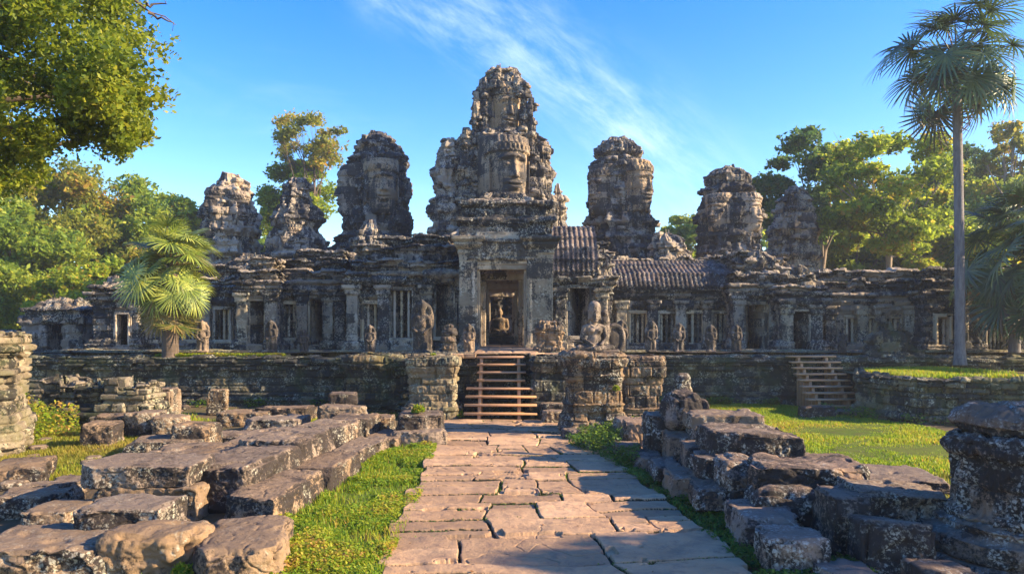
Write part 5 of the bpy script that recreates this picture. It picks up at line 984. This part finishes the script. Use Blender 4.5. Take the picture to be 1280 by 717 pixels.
tree('green tree peeping out between the flat-capped and the slim towers', 955, 250, 60, 34, 120, L_YEL, 38, 20, 380, .2, bm_=M_BARKD)
tree('low dark tree behind the gallery under the forked tree', 1130, 290, 46, 72, 120, L_DARK, 39, 34, 480, .2)
tree('tree outside the right edge', 1390, 170, 44, 90, 260, L_DARK, 40, 40, 420, .22)
tree('full green tree filling the gap between the forked tree and the tall palm', 1160, 236, 47, 60, 170, L_MID, 41, 38, 520, .2, bm_=M_BARKD)
tree('broad mid-green tree low behind the slim tower and the forked tree', 1085, 262, 52, 66, 140, L_MID, 42, 36, 520, .2, bm_=M_BARKD)
tree('dense green tree behind the dark palms at the right edge', 1275, 232, 42, 60, 170, L_MID, 43, 36, 520, .2, bm_=M_BARKD)
tree('wide light green tree behind the gallery under the tall palm', 1215, 268, 40, 62, 130, L_YEL, 45, 36, 520, .18, bm_=M_BARKD)
tree('low leafy tree just right of the slim far tower', 1040, 300, 43, 44, 90, L_MID, 46, 26, 460, .18, bm_=M_BARKD)
tree('unseen tree added outside the right edge to shade the near paving', 640+16.3*F/4.4, HZ-5.2*F/4.4, 4.4, 1.8*F/4.4, 2.6*F/4.6, L_MID, 44, 9, 240, .11, tr=.14, group=None, nl=9)  # added out of frame so that its crown casts shade on the near paving
# distant wood: reads as one mass
rs = np.random.RandomState(3); cs = []
for k in range(230):
    a = rs.uniform(-1.05, 1.05); d = rs.uniform(68, 85)
    if abs(a) < .30: z = rs.uniform(2, 6)
    else: z = rs.uniform(1, 11 if a < 0 else 15)
    cs.append((math.sin(a)*d, math.cos(a)*d, z))
P_, tn = crown_pts(rs, cs, np.full(len(cs), 3.6), 330, .8); mb = MB(); leaves(mb, P_, .36, rs, tone=tn); mb.build('distant_wood', L_YEL, loc=(0,0,0), kind='stuff', label='far wood behind the temple')
# near canopy, upper left: the trunk stands outside the frame
nr = empty('broadleaf_tree', (-11.2, 10.5, 0), 'near tree whose leafy boughs hang into the upper left corner', 'tree')
rs = np.random.RandomState(9); cs = []; rr = []
for k in range(210):
    px = rs.uniform(-330, 175); Y_ = rs.uniform(9.5, 14.5)
    lim = np.interp(px, [-330, -60, 0, 60, 110, 150, 200], [330, 300, 285, 215, 205, 205, 190]); up_ = np.interp(px, [-300, 130, 160, 175], [-200, -150, 20, 60])
    py = rs.uniform(up_, lim-20); cs.append(P(px, py, Y_)); rr.append(rs.uniform(.32, .62))
P_, tn = crown_pts(rs, cs, rr, 1500, .75); keep = fbm(P_*1.5, 3) > -.12; mb = MB(); leaves(mb, P_[keep], .036, rs, aspect=.6, tone=tn[keep], up=.2)
mb.build('crown', L_NEAR, nr)
tb = MB(); T0 = np.array(nr.location); ts = np.linspace(0, 1, 12)[:, None]; tk = T0+np.array((0, 0, -.3))+ts*np.array((1.0, .8, 9.5)); tb.tube(tk, np.linspace(.5, .2, 12), 12)
for j in range(0, 210, 5):
    st_ = tk[rs.randint(4, 12)]; c = np.array(cs[j]); mid = (st_+c)/2+np.array((0, 0, .5)); t2_ = np.linspace(0, 1, 9)[:, None]; tb.tube((1-t2_)**2*st_+2*t2_*(1-t2_)*mid+t2_**2*c, np.linspace(.10, .015, 9), 6)
tb.build('trunk', M_BARKD, nr)
tw_ = MB()
for (a, b, c_, d_) in ((150, -10, 216, 30), (180, 8, 208, 4), (188, 14, 214, 36), (160, 4, 190, 46)): 
    p0, p1 = P(a, b, 12), P(c_, d_, 12.1); tw_.tube(np.linspace(p0, p1, 7)+rs.randn(7, 3)*.035, np.linspace(.028, .006, 7), 5)
tw_.build('bare_twig', M_BARKD, nr)

# ------------------------------------------------------------------ fan palms
def frond_mesh(Lp, Rf, nb, seed, span=290, droop=.35, wf=1.0, tilt=42):
    """one fan leaf: stalk along +X, then a folded fan of tapering blades; built at the origin"""
    rs = np.random.RandomState(seed); mb = MB(); t = np.linspace(0, 1, 7); sag = -.10*Lp*t**2
    mb.tube(np.stack([t*Lp, 0*t, sag], -1), np.linspace(.028, .014, 7)*wf, 5, tone=.12)
    hub = np.array((Lp, 0, sag[-1])); ks = np.array([0, .25, .55, .78, .92, 1.]); wd = np.array([.010, .024, .027, .020, .010, .001])*Rf*wf
    CT, ST = math.cos(R(tilt)), math.sin(R(tilt))
    for k in range(nb):
        a = R(-span/2+span*(k+.5)/nb)+rs.normal(0, .02); ln = Rf*(1-.22*abs(a)/R(span/2))*rs.uniform(.9, 1.06); dr = droop*rs.uniform(.6, 1.5)
        rr_ = ks*ln; z = .10*Rf*np.abs(math.sin(a*.5))*ks-dr*Rf*np.clip(ks-.45, 0, 1)**1.7*1.6+.02*Rf*(k % 2)
        xx_ = np.cos(a)*rr_; c = np.stack([hub[0]+xx_*CT+z*ST, hub[1]+np.sin(a)*rr_, hub[2]-xx_*ST+z*CT], -1); n = np.array((-math.sin(a)*CT, math.cos(a), math.sin(a)*ST))
        ridge = c.copy(); ridge[:, 2] += wd*.55
        V = np.stack([c-n*wd[:, None], ridge, c+n*wd[:, None]], 0); tn = np.clip(rs.normal(.6, .20), .22, 1); mb.grid(V, np.broadcast_to(np.clip(tn+np.array((-.12, .1, -.12))[:, None], .21, 1), (3, 6)).copy())  # fold shading put into the tone: lighter ridge, darker blade edges
    V = np.concatenate(mb.v); return V, mb.f, np.concatenate(mb.t)
def fan_palm(label, x, Y, z0, zc, rT, nf, Lp, Rf, seed, lm, zspread=0., nb=34, elmin=-60, elmax=85, lean=0, group='fan palms', drop=.35, skirt=6, bk=None):
    root = empty('fan_palm', (x, Y, z0), label, 'palm', group); rs = np.random.RandomState(seed); protos = [frond_mesh(Lp*q, Rf*q2, nb, seed+i, droop=drop, tilt=(30, 48, 62)[i]) for i, (q, q2) in enumerate(((1, 1), (.85, .95), (1.1, 1.05)))]
    tb = MB(); n = int((zc-z0)/.05)+2; t = np.linspace(0, 1, n); rad = rT*(1+.10*np.sin(t*(zc-z0)*2*np.pi/.16)**2*.5)*np.interp(t, [0, .06, .5, 1], [1.35, 1.0, .92, .85]); tb.tube(np.stack([x+lean*t**2, Y+0*t, z0-.1+(zc-z0+.1)*t], -1), rad, 18); tb.build('trunk', bk or M_PTR, root, smooth=True)
    ga = 2.39996
    for k in range(nf):
        q = (k+.5)/nf; el = R(elmin+(elmax-elmin)*(1-q)**.9+rs.normal(0, 5)); az = k*ga+rs.normal(0, .15); V, Fs, tn = protos[k % 3]
        roll = rs.normal(0, .35); protos_ok = 1; M_ = rs.uniform(.82, 1.12)*np.array(Matrix.Rotation(az, 3, 'Z') @ Matrix.Rotation(-el, 3, 'Y') @ Matrix.Rotation(roll, 3, 'X') @ Matrix.Rotation(R(rs.uniform(-25, 35)), 3, 'Y'))
        base = np.array((x+lean, Y, zc+zspread*(1-q)-zspread*.5)); mb = MB(); W_ = V@M_.T; dead = q > 1-skirt/nf
        W_[:, 2] -= .05*np.linalg.norm(W_[:, :2], axis=1)**2; mb.v = [W_+base]; mb.f = Fs; mb.t = [np.clip(tn*(.22 if dead else 1)+(0 if dead else rs.normal(0, .1)), 0, 1)]; mb.n = len(W_)
        f = mb.build('frond', lm, root)
        if dead: f['label'] = 'dry brown hanging frond'
    return root
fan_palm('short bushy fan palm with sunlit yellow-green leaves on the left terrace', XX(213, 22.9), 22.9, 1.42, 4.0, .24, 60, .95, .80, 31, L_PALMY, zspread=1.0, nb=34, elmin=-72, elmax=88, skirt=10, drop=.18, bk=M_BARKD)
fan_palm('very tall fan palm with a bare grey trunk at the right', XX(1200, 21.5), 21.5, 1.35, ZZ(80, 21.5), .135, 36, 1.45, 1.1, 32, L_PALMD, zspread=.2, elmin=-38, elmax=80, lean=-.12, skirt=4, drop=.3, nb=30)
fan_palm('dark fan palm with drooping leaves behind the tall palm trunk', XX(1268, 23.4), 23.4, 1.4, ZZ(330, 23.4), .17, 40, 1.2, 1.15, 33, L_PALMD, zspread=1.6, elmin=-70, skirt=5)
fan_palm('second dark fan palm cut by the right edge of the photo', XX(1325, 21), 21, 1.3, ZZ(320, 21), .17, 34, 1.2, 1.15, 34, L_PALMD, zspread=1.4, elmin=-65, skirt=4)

# ------------------------------------------------------------------ grass and weeds
def region_pts(poly, n, rs):
    poly = np.array(poly, float); mn, mx = poly.min(0), poly.max(0); out = []
    p = mn+(mx-mn)*rs.rand(n*3, 2); ins = np.zeros(len(p), bool); j = len(poly)-1
    for i in range(len(poly)):
        a, b = poly[i], poly[j]; c = ((a[1] > p[:, 1]) != (b[1] > p[:, 1])) & (p[:, 0] < (b[0]-a[0])*(p[:, 1]-a[1])/(b[1]-a[1]+1e-9)+a[0]); ins ^= c; j = i
    return p[ins][:n]
def gpx(px, py):
    Y_ = CAMZ*F/(py-HZ); return (XX(px, Y_), Y_)
def herb(name, poly, n, size, hgt, lm, seed, zf=None, clump=1.2, aspect=.7, up=.9, thr=-.6, label=None):
    rs = np.random.RandomState(seed); p = region_pts(poly, n, rs); q3 = np.concatenate([p, p[:, :1]*0], 1)
    d = fbm(q3*clump+seed, 4); k = d > thr+.25*rs.rand(len(p)); p = p[k]; d = d[k]; z = (zf or gz)(p[:, 0], p[:, 1])
    hh = hgt*(.35+1.1*np.clip(d+.5, 0, 1.3))*rs.rand(len(p)); mb = MB(); leaves(mb, np.stack([p[:, 0], p[:, 1], z+.02+hh], -1), size, rs, aspect=aspect, up=up, tone=np.clip(.45+.9*d+rs.normal(0, .18, len(p)), 0, 1))
    o = mb.build(name, lm, loc=(0, 0, 0), kind='stuff'); 
    if label: o['label'] = label
    return o
def blades(name, poly, n, h, lm, seed, zf=None, wd=.006, thr=-.6, clump=.8):
    rs = np.random.RandomState(seed); p = region_pts(poly, n, rs); q3 = np.concatenate([p, p[:, :1]*0], 1); d = fbm(q3*clump+seed, 4); k = d > thr+.3*rs.rand(len(p)); p = p[k]; d = d[k]; n = len(p)
    z = (zf or gz)(p[:, 0], p[:, 1]); B = np.stack([p[:, 0], p[:, 1], z-.01], -1); a = rs.rand(n)*6.283; hh = h*(.5+rs.rand(n))*(.7+.6*np.clip(d+.4, 0, 1)); s = np.stack([np.cos(a), np.sin(a), 0*a], -1)*wd; ln = np.stack([-np.sin(a), np.cos(a), 0*a], -1)*(hh*rs.normal(0, .45, n))[:, None]
    T = B+ln+np.stack([0*a, 0*a, hh], -1); Mi = B+ln*.35+np.stack([0*a, 0*a, hh*.6], -1)
    V = np.stack([B-s, B+s, Mi+s*.8, Mi-s*.8, T], 1).reshape(-1, 3); i0 = np.arange(n)*5; q = np.stack([i0, i0+1, i0+2, i0+3], -1); t_ = np.stack([i0+3, i0+2, i0+4], -1)
    mb = MB(); mb.add(V, [q, t_], np.repeat(np.clip(.5+.5*d+rs.normal(0, .2, n), 0, 1), 5)); return mb.build(name, lm, loc=(0,0,0), kind='stuff')
L = lambda *a: [gpx(*p) for p in a]
strip = L((290, 760), (345, 655), (330, 640), (395, 610), (425, 588), (470, 560), (495, 550), (548, 552), (541, 580), (528, 620), (508, 660), (478, 725), (470, 760))
herb('clover_patch', strip, 110000, .015, .08, L_GRASS, 51, up=1.0, thr=-.26, clump=1.9)
blades('grass_tuft', strip, 9000, .09, L_GRASS, 52)
X, Y = np.meshgrid(np.linspace(-3.4, -.9, 120), np.linspace(5.5, 15.5, 200), indexing='ij')
def pad(name, poly, m_, dz=.012):
    p = np.array(poly); bm = bmesh.new(); vs = [bm.verts.new((a, b, 0)) for a, b in poly]; f = bm.faces.new(vs); bmesh.ops.triangulate(bm, faces=[f]); 
    for _ in range(4): bmesh.ops.subdivide_edges(bm, edges=bm.edges, cuts=1)
    xy = np.array([v.co[:2] for v in bm.verts]); z = gz(xy[:, 0], xy[:, 1])+dz
    for v, zz_ in zip(bm.verts, z): v.co.z = zz_
    bmesh.ops.recalc_face_normals(bm, faces=bm.faces); mb = MB(); mb.bm(bm); return mb.build(name, m_, loc=(0,0,0), smooth=True, kind='structure')
pad('lawn_soil', strip, M_LAWN)
court = [(2.75, 22.4), (2.9, 15.6), (3.3, 11.5), (3.9, 9.2), (9.5, 9.0), (9.7, 17), (8.6, 20.4), (8.2, 22.4)]
pad('courtyard_lawn', court, M_LAWN); blades('courtyard_grass', court, 130000, .055, L_GRASS, 53, wd=.010); blades('dry_grass', [(3.7, 11.2), (4.2, 8.9), (7.5, 8.9), (7.0, 11.2)], 14000, .12, L_DRY, 54, wd=.008)
left_l = L((-60, 600), (-60, 530), (60, 520), (200, 530), (195, 552), (175, 585), (90, 600))
pad('left_lawn', left_l, M_LAWN); blades('dry_grass', left_l, 60000, .09, L_DRY, 55, wd=.009)
mid_l = [(-14, 20.5), (-14, 12), (-6, 11), (-4.2, 14), (-3, 18), (-1.3, 19.2), (-4, 21.2)]
blades('sparse_grass', mid_l, 60000, .08, L_GRASS, 56, wd=.008, thr=-.05, clump=.6)
near_l = [(-6.2, 10.5), (-6.2, 5.5), (-2.4, 5.5), (-2.4, 9.5), (-3.6, 12)]
blades('sparse_grass', near_l, 16000, .08, L_GRASS, 57, thr=.0, clump=1.0)
kerb = L((735, 545), (765, 545), (800, 570), (850, 600), (905, 630), (950, 665), (1040, 690), (1100, 730), (960, 760), (900, 690), (850, 640), (800, 605), (745, 570))
herb('weeds', kerb, 42000, .016, .10, L_WEED, 58, thr=-.35, clump=2.2)
herb('weeds', L((700, 545), (740, 540), (800, 552), (800, 590), (760, 580), (715, 560)), 16000, .022, .34, L_WEED, 59, thr=-.3, clump=1.8)
herb('weeds', L((-60, 556), (-60, 505), (20, 502), (95, 520), (100, 545), (40, 552)), 26000, .032, .55, L_GRASS, 60, thr=-.35, clump=.9)
rs = np.random.RandomState(61); pp = np.stack([rs.uniform(-2, 2.6, 700000), rs.uniform(5.8, 18.2, 700000)], -1); l, r_ = path_edges(pp[:, 1]); ok = (pp[:, 0] > l+.05) & (pp[:, 0] < r_-.05); pp = pp[ok]
pz, pt_ = path_field(pp[:, 0], pp[:, 1]); q3 = np.concatenate([pp, pp[:, :1]*0], 1); ok = (pt_ < 0) & (fbm(q3*.8+4, 3) > .02); pp = pp[ok]; mb = MB(); leaves(mb, np.concatenate([pp, pz[ok][:, None]+.012+.03*rs.rand(len(pp), 1)**2], 1), .009, rs, aspect=.7, up=.9); mb.build('path_joint_weeds', L_WEED, loc=(0,0,0), kind='stuff')
n = 420; pp = np.stack([rs.uniform(-6, 6.5, n), 6+12*rs.rand(n)**1.3], -1); l, r_ = path_edges(pp[:, 1]); pp = pp[(pp[:, 0] > l-.2) & (pp[:, 0] < r_+.5)]; pz, _t = path_field(pp[:, 0], pp[:, 1]); mb = MB(); leaves(mb, np.concatenate([pp, pz[:, None]+.012], 1), .022, rs, aspect=.5, up=4, tone=rs.uniform(.75, 1, len(pp))); mb.build('fallen_leaves', L_FALL, loc=(0,0,0), kind='stuff')
rl = [(XX(1100, 21)+.2, 22.4), (XX(1080, 20)+.2, 20.2), (XX(1150, 18.1), 18.5), (15, 17.8), (15, 22.4)]
blades('raised_grass', rl, 40000, .10, L_GRASS, 62, zf=lambda a, b: 0*a+hR-.03, wd=.012, thr=.0, clump=.4)
herb('terrace_weeds', [(-11, 23.0), (-11, 22.75), (-7, 22.7), (-7, 23.2)], 6000, .022, .08, L_GRASS, 63, zf=lambda a, b: 0*a+1.44, thr=-.2)
herb('wall_foot_weeds', [(-14, 22.4), (-5, 22.4), (-5, 21.9), (-14, 21.9)], 9000, .03, .2, L_WEED, 64, thr=.0)
herb('wall_foot_weeds', [(2.8, 22.4), (8, 22.4), (8, 22.0), (2.8, 22.0)], 7000, .03, .2, L_WEED, 65, thr=.0)
herb('wall_foot_weeds', [(8.6, 20.2), (10, 17.7), (14, 17.0), (14, 16.6), (9.7, 17.2), (8.3, 20.0)], 8000, .03, .22, L_WEED, 66, thr=.0)
for k, (x, y, z, r_, lb) in enumerate(((XX(541, 18.8), 18.9, 1.55, .14, 'fern on top of the corner pedestal left of the steps'), (XX(522, 14.8), 14.9, ZZ(517, 14.7), .22, 'small ferns on the big lichened block'), (XX(572, 18.6), 18.7, .05, .28, 'leafy weed at the left foot of the timber steps'), (XX(770, 15.2), 15.2, 1.0, .12, 'leafy sprig growing from the side of the tall pedestal'), (XX(850, 22.3), 22.3, .55, .12, 'yellow-green sprig on the right terrace wall'), (-6.35*1, 7.4, 0, .18, 'leafy sprig by the corner slab'), (XX(232, 6.6), 6.55, .02, .16, 'clover sprig between the bottom-left blocks'))):
    rs = np.random.RandomState(k+5); pr_ = empty('weed_plant', (x, y, z), lb, 'plant'); q = rs.randn(420, 3)*np.array((r_*.5, r_*.5, r_*.45)); q = q/np.maximum(1, np.linalg.norm(q, axis=1)/(r_*.55))[:, None]; q[:, 2] = np.abs(q[:, 2])+.03
    mb = MB(); leaves(mb, q+np.array((x, y, z)), .02+r_*.06, rs, aspect=.5); mb.build('leaf_cluster', L_GRASS, pr_)
    mb = MB()
    for j in range(9): a = rs.rand()*6.28; mb.tube(np.linspace((x, y, z-.03), (x+math.cos(a)*r_*.5, y+math.sin(a)*r_*.5, z+r_*.8), 5), .004, 4)
    mb.build('stem', L_GRASS, pr_)

# ------------------------------------------------------------------ thin morning haze
hb = MB(); hb.box((0, 450, 8.2), (1840, 1560, 20.4), bev=0); 
hm = bpy.data.materials.new('haze'); hm.use_nodes = True; ht = hm.node_tree; ht.nodes.remove(ht.nodes['Principled BSDF']); pv = ht.nodes.new('ShaderNodeVolumePrincipled'); pv.inputs['Color'].default_value = (.80, .88, 1, 1); pv.inputs['Density'].default_value = .0009; pv.inputs['Anisotropy'].default_value = .3
ht.links.new(pv.outputs[0], ht.nodes['Material Output'].inputs['Volume'])
hb.build('haze', hm, kind='stuff')
